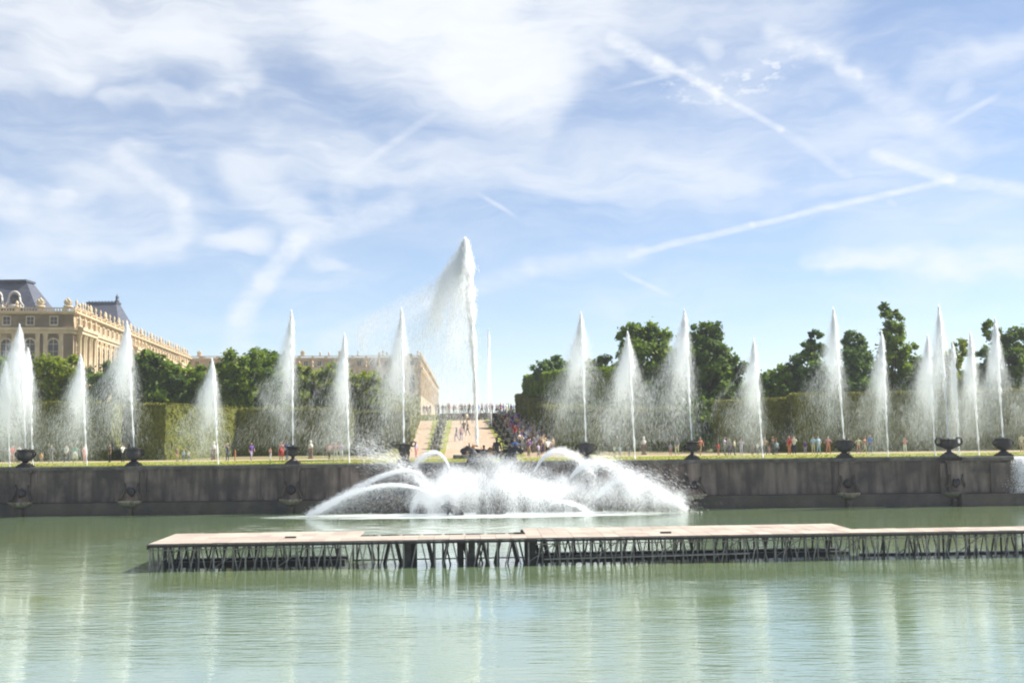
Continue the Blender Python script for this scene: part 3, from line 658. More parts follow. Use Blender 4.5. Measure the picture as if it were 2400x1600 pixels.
tree('mid-green tree sloping down beside the slim airy tree', 2135, 135, [(2130, 840, 30, 30), (2150, 875, 42, 40), (2120, 905, 56, 30)], M_leafA, 6000)
tree('yellowish tree behind the cluster of jets', 2235, 137, [(2245, 820, 20, 26), (2230, 860, 34, 36), (2220, 900, 52, 32), (2205, 840, 18, 22)], M_leafB, 6000, .26)
tree('dark tree between the cluster of jets and the right edge', 2320, 138, [(2305, 850, 28, 34), (2300, 900, 44, 36)], M_leafD, 4500, .26)
tree('tall ragged tree at the right edge', 2370, 133, [(2322, 775, 20, 26), (2345, 800, 26, 30), (2385, 800, 34, 34), (2370, 850, 52, 40), (2420, 850, 50, 56), (2375, 900, 56, 34)], M_leafC, 10000, .27)
for i, (px, Yb, py, m_) in enumerate(((-30, 158, 925, M_leafC), (170, 156, 925, M_leafA), (320, 157, 930, M_leafC), (490, 156, 930, M_leafA), (660, 158, 930, M_leafC), (840, 158, 945, M_leafA),
                                      (1390, 152, 940, M_leafC), (1480, 154, 935, M_leafA), (1590, 152, 935, M_leafC), (1745, 150, 925, M_leafA), (1960, 150, 915, M_leafC), (2180, 150, 912, M_leafA), (2300, 152, 912, M_leafC), (2440, 150, 905, M_leafA))):
    tree(['low dark tree filling in', 'low green tree filling in'][m_ is M_leafA] + ' behind the ' + ['leftmost jets', 'slim short left jet', 'dense dark tree by the palace wing', 'sunlit hedge flank', 'goblet vase jet', 'tall urn jet',
          'tall conical jet', 'conical jet', 'low hanging tree', 'short right-lawn jet', 'round-topped fir', 'cluster of jets', 'rounded cluster jet', 'right edge tree'][i], px, Yb,
         [(px - 55, py, 60, 36), (px + 10, py - 12, 60, 40), (px + 65, py, 55, 36), (px, py + 35, 110, 30)], m_, 3600, .34, group='low trees far behind the hedges')
# clipped tall tree wall above the right hand hedge of the walk
a, b = at(1224, 886, 152), at(1335, 862, 128)
hedge('boxy pleached tree wall above the hedge right of the walk', [(b.x + .3, 127), (b.x + 5.5, 127), (a.x + 5.5, 164), (a.x + .2, 164)], [top(1330, 868, 128), top(1330, 868, 128), top(1222, 884, 164), top(1222, 884, 164)], None, 14, .30, 7.5, M_leafA, 'pleached_trees')

# ------------------------------------------------------------------ palace
CX, CY, CB = -90.2, 225.0, 9.0
pal = empty('palace', (CX, CY, CB), 0, 'long honey-coloured stone palace with columns, attic windows, statues and slate roofs', 'palace')
PINV = Matrix.Translation((-CX, -CY, -CB))
def frame_of(o, d):
    d = Vector((d[0], d[1], 0)).normalized(); n = Vector((-d.y, d.x, 0))
    return Matrix(((d.x, n.x, 0, o[0]), (d.y, n.y, 0, o[1]), (0, 0, 1, 0), (0, 0, 0, 1)))
def pput(name, me, m, Mw, parent=pal):
    o = bpy.data.objects.new(name, me); COL.objects.link(o); o.parent = parent
    if m is not None and not me.materials: me.materials.append(m)
    o.matrix_basis = (PINV @ Mw) if parent is pal else Mw
    return o
def rect_window(wd, hh, nb=2, nr=2):
    f = MB(); t = .2
    f.box(-wd / 2 - t, -wd / 2, -.16, 0, -t, hh + t); f.box(wd / 2, wd / 2 + t, -.16, 0, -t, hh + t)
    f.box(-wd / 2, wd / 2, -.16, 0, hh, hh + t); f.box(-wd / 2 - t - .06, wd / 2 + t + .06, -.24, -.001, -t - .12, -t); f.box(-wd / 2, wd / 2, -.16, 0, -t, 0)
    for k in range(1, nb): x = -wd / 2 + wd * k / nb; f.box(x - .035, x + .035, -.07, -.035, 0, hh)
    for k in range(1, nr): z = hh * k / nr; f.box(-wd / 2, wd / 2, -.066, -.034, z - .03, z + .03)
    p = MB().add([(-wd / 2, -.03, 0), (wd / 2, -.03, 0), (wd / 2, -.03, hh), (-wd / 2, -.03, hh)], [(0, 1, 2, 3)])
    a, b = f.mesh('window'), p.mesh('pane'); a.materials.append(M_trim); b.materials.append(M_glass); return a, b
def arch_window(wd, hh):
    r = wd / 2; t = .28; inn = [(-r, 0), (-r, hh - r)]; out = [(-r - t, 0), (-r - t, hh - r)]
    for k in range(1, 10):
        q = math.pi - math.pi * k / 10; inn.append((r * math.cos(q), hh - r + r * math.sin(q))); out.append(((r + t) * math.cos(q), hh - r + (r + t) * math.sin(q)))
    inn += [(r, hh - r), (r, 0)]; out += [(r + t, hh - r), (r + t, 0)]
    f = MB(); n = len(inn); vs = [(x, -.2, z) for x, z in out] + [(x, -.2, z) for x, z in inn] + [(x, 0, z) for x, z in out] + [(x, 0, z) for x, z in inn]
    fs = []
    for k in range(n - 1): fs += [(k, k + 1, n + k + 1, n + k), (n + k, n + k + 1, 3 * n + k + 1, 3 * n + k), (2 * n + k, 2 * n + k + 1, k + 1, k)]
    f.add(vs, fs); f.box(-.05, .05, -.08, -.04, 0, hh - .05)
    for z in (hh * .3, hh * .62, hh - r): f.box(-r, r, -.077, -.038, z - .045, z + .045)
    p = MB().add([(x, -.03, z) for x, z in inn], [tuple(range(n))])
    f.blob((0, -.22, hh + .12), (.22, .16, .30), .1, 6)
    a, b = f.mesh('window'), p.mesh('pane'); a.materials.append(M_trim); b.materials.append(M_glass); return a, b
W_att, W_arch = rect_window(1.35, 1.55), arch_window(2.0, 6.6)
col_me = MB().lathe([(.52, 0), (.52, .25), (.42, .4), (.42, 3), (.36, 7.9), (.44, 8.0), (.52, 8.5), (.56, 8.55), (.56, 8.7)], 12).mesh('column', True); col_me.materials.append(M_trim)
pil_me = MB().box(-.42, .42, -.28, -.002, 0, 8.2).box(-.5, .5, -.36, -.001, 8.2, 8.7).mesh('pilaster'); pil_me.materials.append(M_trim)
def figure_profile(h, s): return [(.30 * h * .4, 0), (.26 * h * .5, .1 * h), (.14 * h, .35 * h), (.17 * h, .55 * h), (.20 * h, .72 * h), (.07 * h, .82 * h), (.09 * h, .90 * h), (.06 * h, .98 * h), (0, h)]
st_me = MB().box(-.5, .5, -.5, .5, 0, .5).lathe([(r * .85, z + .5) for r, z in figure_profile(2.2, 0)], 8).tube([(.25, 0, 2.1), (.55, -.1, 1.7), (.4, -.3, 1.9)], .1, 5).mesh('roof_statue', True); st_me.materials.append(M_trim)
tro_me = MB().box(-1.1, 1.1, -.7, .7, 0, .5).blob((0, 0, 1.2), (1.0, .6, .85), .22, 10, 1).blob((-.5, -.2, 1.9), (.42, .35, .5), .2, 8, 2).blob((.45, -.1, 1.8), (.5, .4, .45), .2, 8, 3).blob((0, 0, 2.35), (.36, .3, .42), .15, 8, 4).tube([(-.9, 0, .6), (-1.15, 0, 2.1)], .07, 5).tube([(.9, 0, .6), (1.2, 0, 1.9)], .07, 5).mesh('trophy', True); tro_me.materials.append(M_trim)
urn_me = MB().box(-.42, .42, -.42, .42, 0, .55).lathe([(.2, .55), (.35, .75), (.5, 1.15), (.42, 1.5), (.22, 1.65), (.12, 1.85), (0, 1.95)], 8).mesh('roof_urn', True); urn_me.materials.append(M_trim)
T = Matrix.Translation
def facade(o, d, L, bay=4.6, depth=14, port=(), deco=None, first=2.3, coarse=False, back=True):
    Mw = frame_of(o, d)
    pput('facade_wall', MB().box(0, L, 0, depth, CB - 2, 31.45).mesh('facade_wall'), M_palace, Mw)
    pput('entablature', MB().box(-.25, L + .25, -.45, -.003, 27.05, 27.75).box(-.45, L + .45, -.75, -.003, 27.75, 28.3).mesh('entablature'), M_trim, Mw)
    pput('cornice', MB().box(-.2, L + .2, -.35, -.003, 31.05, 31.3).box(-.45, L + .45, -.7, -.003, 31.3, 31.6).mesh('cornice'), M_trim, Mw)
    b = MB().box(0, L, -.2, .25, 31.604, 31.72).box(0, L, -.24, .28, 32.25, 32.42)
    u = .4
    while u < L: b.box(u - .09, u + .09, -.1, .12, 31.72, 32.25); u += .55 if not coarse else 2.2
    u = 0
    while u < L: b.box(max(u - .4, 0), u + .4, -.27, .31, 31.72, 32.45); u += bay
    pput('balustrade', b.mesh('balustrade'), M_trim, Mw)
    n = int((L - first + .5) / bay) + 1
    for k in range(n):
        u = first + k * bay
        if u > L - 1: break
        o1 = pput('window', W_att[0], None, Mw @ T((u, -.002, 28.95))); pput('pane', W_att[1], None, T((0, 0, 0)), o1)
        o1 = pput('window', W_arch[0], None, Mw @ T((u, -.002, 19.3))); pput('pane', W_arch[1], None, T((0, 0, 0)), o1)
        pr = any(a <= k < b for a, b in port)
        for s in (-1, 1):
            uu = u + s * 1.52
            if uu < .3 or uu > L - .2: continue
            pput('column' if pr else 'pilaster', col_me if pr else pil_me, None, Mw @ T((uu, -1.0 if pr else 0, 18.35)))
    for a, b in port:
        ua, ub = first + a * bay - 2.1, first + (b - 1) * bay + 2.1
        pput('portico_entablature', MB().box(ua, ub, -1.65, -.46, 27.06, 27.74).box(ua - .2, ub + .2, -1.9, -.76, 27.76, 28.31).mesh('portico_entablature'), M_trim, Mw)
        pput('portico_base', MB().box(ua, ub, -1.55, -.01, 17.6, 18.34).mesh('portico_base'), M_trim, Mw)
        for k in range(a, b + 1): pput('roof_statue', st_me, None, Mw @ T((first + (k - .5) * bay, -1.1, 28.32)) @ Matrix.Scale(.9, 4))
    for u, kind in (deco or []):
        pput({'t': 'trophy', 's': 'roof_statue', 'u': 'roof_urn'}[kind], {'t': tro_me, 's': st_me, 'u': urn_me}[kind], None, Mw @ T((u, .03, 32.455)) @ Matrix.Scale(.72, 4))
dF = (.991, .1334); dR = (-.1334, .991)
LF = 34.0; oF = (CX - dF[0] * LF, CY - dF[1] * LF)
facade(oF, dF, LF, deco=[(LF - 1.2, 't'), (LF - 6.6, 't'), (LF - 11.2, 'u'), (LF - 15.8, 't')], first=LF - 3.9 - 4.6 * 6, depth=16)
Mr = [(2.0, 's'), (4.6, 'u'), (6.8, 's'), (9, 's'), (11.5, 's')] + [(13.8 + 4.6 * k, 's' if k % 3 else 't') for k in range(30)]
facade((CX, CY), dR, 153, port=((0, 3), (12, 15), (27, 30)), deco=Mr, first=2.6, depth=13)
FX, FY = CX - .1334 * 153, CY + .991 * 153
facade((FX, FY), dF, 79, deco=[(3, 't'), (12.5, 't'), (38, 't'), (44, 'u'), (47, 'u'), (51, 't'), (57, 's'), (64.5, 'u'), (65.8, 's'), (67.2, 'u'), (71, 't'), (78, 's')], depth=14, port=((6, 9), (13, 16)))
WX, WY = FX + .991 * 79, FY + .1334 * 79
facade((WX, WY), (-.0464, .9989), 290, 9.2, 12, deco=[(1.0 + 12 * k, 'u') for k in range(20)], first=4, coarse=True)
def roof(name, lo, hi, m=M_slate): return pput(name, MB().hexa(lo, hi).mesh(name), m, Matrix.Identity(4))
q0, q1 = at(-260, 722, 228), at(86, 722, 228); q2, q3 = at(-240, 661, 233), at(60, 660, 233)
zr = 32.2
mans = roof('mansard_roof', [(q0.x, 227.2, zr - 1), (q1.x, 229.5, zr - 1), (q1.x, 242, zr - 1), (q0.x, 242, zr - 1)], [(q2.x, 233, q3.z), (q3.x, 233.5, q3.z), (q3.x, 237, q3.z), (q2.x, 237, q3.z)])
pput('roof_ridge', MB().box(q2.x, q3.x + .3, 232.7, 237.3, q3.z + .003, q3.z + .45).mesh('roof_ridge'), M_leadtrim, Matrix.Identity(4))
for px in (-60, -8, 34):
    c = at(px, 700, 228.6); b = MB()
    b.tube([(c.x + 1.1 * math.cos(math.pi * k / 8), c.y, c.z + .3 + 1.2 * math.sin(math.pi * k / 8)) for k in range(9)], .22, 6)
    b.box(c.x - 1.2, c.x + 1.2, c.y - .3, c.y + 2.5, c.z - 2.0, c.z - 1.2)
    b.tube([(c.x + 1.1, c.y, c.z + .3), (c.x + 1.25, c.y - .1, c.z - .6), (c.x + 1.9, c.y - .2, c.z - 1.6)], [.22, .25, .3], 6)
    b.tube([(c.x - 1.1, c.y, c.z + .3), (c.x - 1.25, c.y - .1, c.z - .6), (c.x - 1.9, c.y - .2, c.z - 1.6)], [.22, .25, .3], 6)
    pput('roof_dormer', b.mesh('roof_dormer', True), M_statue, Matrix.Identity(4))
    pput('dormer_window', MB().blob((c.x, c.y + .1, c.z - .1), (.9, .2, 1.1), 0, 12).mesh('dormer_window', True), M_glass, Matrix.Identity(4))
g0, g1 = at(206, 714, 292), at(274, 712, 292); e1 = at(291, 780, 288)
roof('steep_slate_roof', [(g0.x - 3, 284, 31), (e1.x + .4, 284, 31), (e1.x + .4, 302, 31), (g0.x - 3, 302, 31)], [(g0.x, 291.5, g1.z), (g1.x, 291.5, g1.z), (g1.x, 294.5, g1.z), (g0.x, 294.5, g1.z)])
rb = MB().box(g0.x - .2, g1.x + .2, 291.3, 294.7, g1.z + .002, g1.z + .55)
for k in range(10): xx = g0.x + (g1.x - g0.x) * k / 9; rb.tube([(xx, 293, g1.z + .5), (xx, 293, g1.z + 1.0)], .14, 5)
pput('roof_crest', rb.mesh('roof_crest'), M_leadtrim, Matrix.Identity(4))
pput('roof_finial', MB().lathe([(.6, 0), (.55, .8), (.35, 1.0), (.5, 1.5), (.3, 2.0), (.08, 2.3), (0, 2.9)], 8, (g1.x - .3, 293, g1.z + .3)).mesh('roof_finial', True), M_leadtrim, Matrix.Identity(4))
for px, py in ((470, 868), (800, 838), (960, 832)):
    c = at(px, py, 395); pput('chimney', MB().box(c.x - .9, c.x + .9, 396, 398, 31.5, 33.6 + (px % 7) * .1).mesh('chimney'), M_palace, Matrix.Identity(4))

# ------------------------------------------------------------------ walk furniture
relief = empty('relief_basin', (-6.5, 167.35, 7.9), 0, 'grey carved stone basin front across the top of the sloping walk', 'stone basin')
MB().box(-4.6, 6.6, 0, .35, -.3, 1.02).build('basin_front', M_relief, relief)
MB().box(-4.75, 6.75, -.12, .42, 1.023, 1.16).build('basin_rim', M_relief, relief)
for k in range(14):
    MB().blob((-4.2 + k * .8, -.05, .5), (.26, .14, .4), .25, 8, k).build('carved_figure', M_relief, relief, smooth=True)

# people: prototypes with the skin modifier, one continuous body each
def body(pose):
    J = {'pel': (0, 0, .95, .145, .11), 'sp': (0, 0, 1.13, .13, .10), 'ch': (0, 0, 1.33, .165, .115), 'nb': (0, .01, 1.455, .07, .06), 'nk': (0, 0, 1.52, .055, .055),
         'h1': (0, -.02, 1.59, .078, .085), 'h2': (0, -.01, 1.67, .082, .095), 'h3': (0, 0, 1.735, .05, .06), 'nose': (0, -.115, 1.63, .013, .013),
         'earL': (-.085, .0, 1.64, .014, .02), 'earR': (.085, .0, 1.64, .014, .02)}
    E = [('pel', 'sp'), ('sp', 'ch'), ('ch', 'nb'), ('nb', 'nk'), ('nk', 'h1'), ('h1', 'h2'), ('h2', 'h3'), ('h2', 'nose'), ('h2', 'earL'), ('h2', 'earR')]
    arms = {'stand': [((.25, .03, 1.13), (.25, -.06, .89))] * 2, 'walk': [((.24, .10, 1.14), (.24, -.02, .91)), ((.24, -.06, 1.14), (.22, -.24, .96))],
            'photo': [((.27, -.16, 1.22), (.12, -.33, 1.50))] * 2, 'hips': [((.38, .06, 1.17), (.20, -.07, 1.0))] * 2,
            'wave': [((.34, -.02, 1.58), (.38, -.08, 1.84)), ((.25, .03, 1.13), (.25, -.08, .89))], 'sit': [((.26, -.08, 1.12), (.20, -.30, 1.0))] * 2}[pose]
    legs = {'walk': [((.10, -.20, .53), (.10, -.13, .10)), ((.10, .06, .52), (.10, .36, .20))], 'hips': [((.13, -.03, .50), (.19, .02, .09))] * 2}.get(pose, [((.10, -.03, .50), (.11, .02, .09))] * 2)
    if pose == 'sit': legs = [((.12, -.42, .93), (.13, -.40, .50))] * 2
    for si, s in ((0, -1), (1, 1)):
        t = 'LR'[si]; (el, wr), (kn, an) = arms[si], legs[si]
        J['sh' + t] = (s * .185, 0, 1.40, .068, .065); J['el' + t] = (s * el[0], el[1], el[2], .043, .043); J['wr' + t] = (s * wr[0], wr[1], wr[2], .03, .03)
        d = (Vector(wr) - Vector(el)).normalized(); pm = Vector(wr) + d * .07
        J['pa' + t] = (s * pm.x, pm.y, pm.z, .036, .022)
        E += [('ch', 'sh' + t), ('sh' + t, 'el' + t), ('el' + t, 'wr' + t), ('wr' + t, 'pa' + t)]
        sd_ = d.cross(Vector((1, 0, 0))); sd_ = sd_.normalized() if sd_.length > .1 else Vector((0, 1, 0))
        for fi, (o, ln) in enumerate(((-.03, .065), (-.01, .08), (.01, .085), (.03, .072))):
            q = pm + d * ln + sd_ * o + Vector((-.012, -.01, 0)); J[f'f{fi}{t}'] = (s * q.x, q.y, q.z, .0085, .0085); E.append(('pa' + t, f'f{fi}{t}'))
        q = Vector(wr) + d * .06 - sd_ * .055 + Vector((-.02, 0, 0)); J['th' + t] = (s * q.x, q.y, q.z, .0095, .0095); E.append(('wr' + t, 'th' + t))
        J['hp' + t] = (s * .09, 0, .90, .095, .10); J['kn' + t] = (s * kn[0], kn[1], kn[2], .062, .062); J['an' + t] = (s * an[0], an[1], an[2], .042, .042)
        J['to' + t] = (s * (an[0] + .02), an[1] - .17, max(an[2] - .055, .035) if pose != 'walk' or si == 0 else an[2] - .12, .042, .032)
        E += [('pel', 'hp' + t), ('hp' + t, 'kn' + t), ('kn' + t, 'an' + t), ('an' + t, 'to' + t)]
    names = list(J); me = bpy.data.meshes.new('person_' + pose)
    me.from_pydata([J[n][:3] for n in names], [(names.index(a), names.index(b)) for a, b in E], [])
    o = bpy.data.objects.new('tmp', me); COL.objects.link(o); o.modifiers.new('skin', 'SKIN')
    for i, n in enumerate(names):
        v = me.skin_vertices[0].data[i]; v.radius = J[n][3:]; v.use_root = (n == 'pel')
    o.modifiers['skin'].use_smooth_shade = True
    ss = o.modifiers.new('sub', 'SUBSURF'); ss.levels = 1; ss.render_levels = 1
    bpy.context.view_layer.update(); dg = bpy.context.evaluated_depsgraph_get()
    out = bpy.data.meshes.new_from_object(o.evaluated_get(dg)); out.name = 'person_' + pose
    bpy.data.objects.remove(o); bpy.data.meshes.remove(me)
    # clothing regions by nearest bone
    reg = {}
    for a, b in E:
        k = a[:2] + b[:2]
        r = 2
        if b[:2] in ('nk', 'h1', 'h2', 'no', 'ea') or a[:2] == 'nk': r = 0
        if b == 'h3': r = 1
        if b[:2] in ('wr', 'pa', 'th') or (b[0] == 'f' and b[1].isdigit()): r = 0
        if b[:2] in ('hp', 'kn', 'an'): r = 3
        if b[:2] == 'to': r = 4
        reg[(a, b)] = r
    C = np.empty(len(out.polygons) * 3); out.polygons.foreach_get('center', C); C = C.reshape(-1, 3); best = np.full(len(C), 9e9); ri = np.zeros(len(C), int)
    for (a, b), r in reg.items():
        A_, B_ = np.array(J[a][:3]), np.array(J[b][:3]); dd = B_ - A_; t = np.clip(((C - A_) @ dd) / (dd @ dd), 0, 1)
        ds = np.linalg.norm(C - (A_ + t[:, None] * dd), axis=1) - .5 * (J[a][3] + J[b][3]); k = ds < best; best[k] = ds[k]; ri[k] = r
    hz = C[:, 2]; head = hz > 1.585
    if pose != 'wave': ri[head & (C[:, 1] > .02) & (np.abs(C[:, 0]) < .12)] = 1
    ri[(hz > 1.70) & (np.abs(C[:, 0]) < .12) & (C[:, 1] > -.09)] = 1
    for _ in range(5): out.materials.append(None)
    out.polygons.foreach_set('material_index', ri.astype(np.int32)); out.update()
    return out
POSES = {p: body(p) for p in ('stand', 'walk', 'photo', 'hips', 'wave', 'sit')}
CLO = {'white': (.72, .72, .70), 'black': (.015, .015, .018), 'navy': (.02, .03, .10), 'blue': (.05, .16, .50), 'light blue': (.38, .52, .68), 'red': (.50, .035, .035), 'pink': (.62, .28, .28),
       'salmon': (.60, .22, .13), 'orange': (.62, .25, .06), 'green': (.05, .30, .16), 'purple': (.14, .06, .28), 'lilac': (.45, .38, .58), 'grey': (.25, .25, .27), 'tan': (.42, .29, .17),
       'cream': (.66, .58, .42), 'brown': (.14, .075, .04), 'yellow': (.62, .48, .10), 'khaki': (.25, .21, .12), 'denim': (.10, .15, .26)}
SKIN = [mat('skin_a', (.52, .30, .21)), mat('skin_b', (.40, .22, .14)), mat('skin_c', (.58, .36, .27))]
HAIR = [mat('hair_dark', (.02, .014, .01)), mat('hair_brown', (.07, .04, .02)), mat('hair_fair', (.26, .17, .07)), mat('hair_grey', (.3, .28, .26))]
CM = {k: mat('cloth_' + k.replace(' ', '_'), v) for k, v in CLO.items()}
SHOE = mat('shoes', (.03, .028, .026))
skirt_me = MB().lathe([(.15, 1.08), (.19, .92), (.30, .42), (.28, .42), (.16, .9)], 14).mesh('skirt', True)
skirt_me.materials.append(None)
used = set()
def person(X, Y, z, top_, bot, pose='stand', hgt=1.7, face=None, label='', group=None, skirt=False, lit=None):
    s = hgt / 1.76
    o = bpy.data.objects.new('person', POSES[pose]); COL.objects.link(o)
    o.location = (X, Y, z + .004); o.scale = (s, s * random.uniform(.95, 1.1), s); o.rotation_euler = (0, 0, face if face is not None else random.uniform(-1.2, 1.2))
    for k, m in enumerate((random.choice(SKIN), random.choice(HAIR), CM[top_], CM[bot] if not skirt else SKIN[0], SHOE)):
        o.material_slots[k].link = 'OBJECT'; o.material_slots[k].material = m
    if skirt:
        k = bpy.data.objects.new('skirt', skirt_me); COL.objects.link(k); k.parent = o; k.material_slots[0].link = 'OBJECT'; k.material_slots[0].material = CM[bot]
    assert label not in used, label
    used.add(label); tag(o, label, 'person', group); return o
GP = 'visitors strolling behind the basin wall'
def pp(px, top_, bot, label, pose='stand', hgt=1.7, Y=103.6, face=None, skirt=False):
    X = at(px, 1072, Y).x; return person(X, Y, ZL + .012 if Y > 104.4 else ZL + .02, top_, bot, pose, hgt, face, label, GP, skirt)
pp(28, 'red', 'salmon', 'person in a red top standing at the far left behind the wall', 'hips')
pp(44, 'white', 'black', 'person in white and black just left of the leftmost vase', 'photo')
pp(97, 'orange', 'tan', 'small child in orange beside the leftmost vase', 'stand', 1.0)
pp(120, 'grey', 'grey', 'person all in grey striding with legs apart near the left edge', 'hips')
pp(155, 'white', 'black', 'person in a white shirt and black trousers at the left', 'walk')
pp(176, 'green', 'white', 'person in a green top and white skirt at the left', 'walk', 1.68, skirt=True)
pp(198, 'pink', 'pink', 'person in pink beside the slim jet at the left', 'stand')
pp(258, 'brown', 'black', 'person in dark clothes beside the sunlit hedge end', 'stand')
pp(287, 'white', 'black', 'person in a white top just left of the second vase', 'photo')
pp(415, 'brown', 'tan', 'child in brown in front of the sunlit hedge flank', 'stand', 1.25)
pp(430, 'light blue', 'denim', 'child in pale blue beside the child in brown', 'stand', 1.1)
pp(442, 'white', 'denim', 'smallest child in white before the sunlit hedge flank', 'photo', 1.0)
pp(533, 'navy', 'navy', 'tall person in navy at the corner of the sunlit hedge', 'photo')
pp(551, 'orange', 'salmon', 'child in orange next to the person in navy', 'stand', 1.1)
pp(589, 'purple', 'lilac', 'person in purple in front of the long shaded hedge', 'walk')
pp(634, 'pink', 'white', 'child in pink left of the person in a red dress', 'photo', 1.2)
pp(659, 'pink', 'red', 'person in a long red dress near the goblet vase', 'stand', 1.78, 103.0, skirt=True)
pp(673, 'blue', 'denim', 'person in a bright blue top behind the goblet vase', 'stand', 1.72, 103.5)
pp(772, 'pink', 'brown', 'person in pink and brown in mist left of the big spray', 'walk', 1.6)
pp(787, 'pink', 'white', 'person in pink and white in the middle of the misty trio', 'hips', 1.65)
pp(800, 'lilac', 'white', 'person in lilac at the right of the misty trio', 'photo', 1.6)
pp(957, 'white', 'black', 'dark-haired person in black trousers standing beside the tall urn', 'walk', 1.72, 95.5, 0.5)
pp(975, 'lilac', 'pink', 'person in lilac just right of the tall urn', 'stand', 1.6, 108.5)
pp(1283, 'white', 'black', 'person in white with one raised arm at the foot of the hedge', 'wave', 1.75, 106)
pp(1262, 'lilac', 'grey', 'person in lilac with hands on hips right of the crowd', 'hips', 1.3, 104.5)
pp(1240, 'tan', 'khaki', 'child in tan and khaki at the near foot of the crowd', 'stand', 1.1, 104)
pp(1222, 'yellow', 'tan', 'child in yellow at the near foot of the crowd', 'stand', 1.1, 103.6)
pp(1206, 'blue', 'denim', 'person in deep blue at the left front of the crowd', 'hips', 1.7, 107)
pp(1440, 'white', 'denim', 'child in white left of the slim jet behind the mist', 'photo', 1.05)
pp(1453, 'light blue', 'lilac', 'child in pale blue left of the slim jet behind the mist', 'stand', 1.05)
pp(1475, 'navy', 'grey', 'small child in navy right at the slim jet behind the mist', 'stand', .95)
pp(1572, 'lilac', 'pink', 'child in lilac at the foot of the leaning spray', 'stand', 1.2)
pp(1587, 'grey', 'cream', 'person in a grey top just left of the flared goblet vase', 'walk')
pp(1642, 'salmon', 'tan', 'person in salmon and tan right of the flared goblet vase', 'walk', 1.75, 103)
pp(1684, 'red', 'salmon', 'child in bright red near the low dark tree', 'stand', 1.2)
pp(1699, 'lilac', 'grey', 'tall person in lilac behind the child in red', 'photo', 1.7)
pp(1710, 'grey', 'purple', 'person in grey and purple right of the child in red', 'stand', 1.6)
pp(1722, 'cream', 'black', 'person in cream and black at the left of the mist column', 'stand', 1.5)
pp(1738, 'lilac', 'lilac', 'person in pale lilac veiled by the mist column', 'photo', 1.55)
pp(1764, 'brown', 'brown', 'child in brown left of the jet on the right lawn', 'stand', 1.2)
pp(1776, 'white', 'navy', 'child in white and navy right under the jet on the right lawn', 'photo', 1.15)
pp(1793, 'tan', 'black', 'person in tan and black right of the lawn jet', 'hips', 1.65)
pp(1803, 'pink', 'pink', 'small child in pink between two darkly dressed people', 'stand', .9)
pp(1812, 'brown', 'black', 'person in black trousers with crossed arms right of the lawn jet', 'photo', 1.75)
pp(1821, 'light blue', 'denim', 'child in pale blue and denim beside the darkly dressed people', 'stand', 1.3)
pp(1851, 'red', 'salmon', 'person all in red before the right-hand hedge', 'stand', 1.75)
pp(1862, 'white', 'navy', 'person in white and navy next to the person in red', 'photo', 1.75)
pp(1888, 'purple', 'lilac', 'slight child in purple right of the pair in red and navy', 'stand', 1.3)
pp(1907, 'light blue', 'cream', 'left one of the pair in pale blue behind falling spray', 'stand', 1.7)
pp(1919, 'light blue', 'light blue', 'right one of the pair in pale blue behind falling spray', 'hips', 1.72)
pp(1942, 'pink', 'salmon', 'person in pink just left of the round-bellied vase', 'hips', 1.65)
pp(1990, 'tan', 'black', 'person in tan and black right of the round-bellied vase', 'photo', 1.5)
pp(2013, 'cream', 'pink', 'person in cream between the right-hand vases', 'hips', 1.55)
pp(2028, 'pink', 'cream', 'person in pink and cream striding between the right-hand vases', 'walk', 1.6)
pp(2040, 'blue', 'denim', 'person in a mid-blue top between the right-hand vases', 'stand', 1.75)
pp(2122, 'pink', 'white', 'person in pink and white left of the cluster of jets', 'photo', 1.5)
pp(2396, 'cream', 'tan', 'person in cream at the right edge behind the wall', 'stand', 1.7)
# statues on pedestals in front of the hedges
for px, lab in ((501, 'pale stone bust on a brown pedestal before the sunlit hedge'), (728, 'pale stone bust on a pedestal before the long shaded hedge'), (1509, 'small pale statue on a pedestal right of the slim jet')):
    X = at(px, 1060, 109.5).x; st = empty('herm_statue', (X, 109.5, ZL), 0, lab, 'statue', 'pedestal busts along the hedges')
    MB().box(-.24, .24, -.24, .24, 0, .12).hexa([(-.16, -.16, .121), (.16, -.16, .121), (.16, .16, .121), (-.16, .16, .121)], [(-.22, -.22, 1.02), (.22, -.22, 1.02), (.22, .22, 1.02), (-.22, .22, 1.02)]).build('pedestal', mat('pedestal_brown', (.16, .10, .07), (.24, .16, .11), 3), st)
    MB().lathe([(.19, 1.022), (.24, 1.15), (.25, 1.34), (.10, 1.46), (.09, 1.52), (.13, 1.60), (.14, 1.70), (.09, 1.80), (0, 1.83)], 12).build('bust', M_statue, st, smooth=True)
# people on the walk
GW = 'people walking on the central path of the slope'
for px, py, t, b, lab, ps in ((1070, 1036, 'navy', 'purple', 'leftmost of the four walkers on the central path, in navy', 'walk'), (1081, 1034, 'pink', 'purple', 'second of the four walkers on the central path, in pink', 'stand'),
                              (1087, 1018, 'black', 'brown', 'third of the four walkers on the central path, in black', 'walk'), (1096, 1022, 'brown', 'black', 'rightmost of the four walkers on the central path, in brown', 'walk'),
                              (1083, 995, 'black', 'grey', 'walker in black near the top of the central path', 'walk'), (1094, 994, 'cream', 'brown', 'walker in cream near the top of the central path', 'walk'), (1108, 993, 'grey', 'lilac', 'walker in grey near the top of the central path', 'stand')):
    Y = 112.0
    for _ in range(40):
        Y += (( -(at(px, py, Y).z - ramp_z(Y))) < 0) * 1.2
    p_ = at(px, py, Y); person(p_.x, Y, ramp_z(Y) + .02, t, b, ps, 1.7, None, lab, GW)
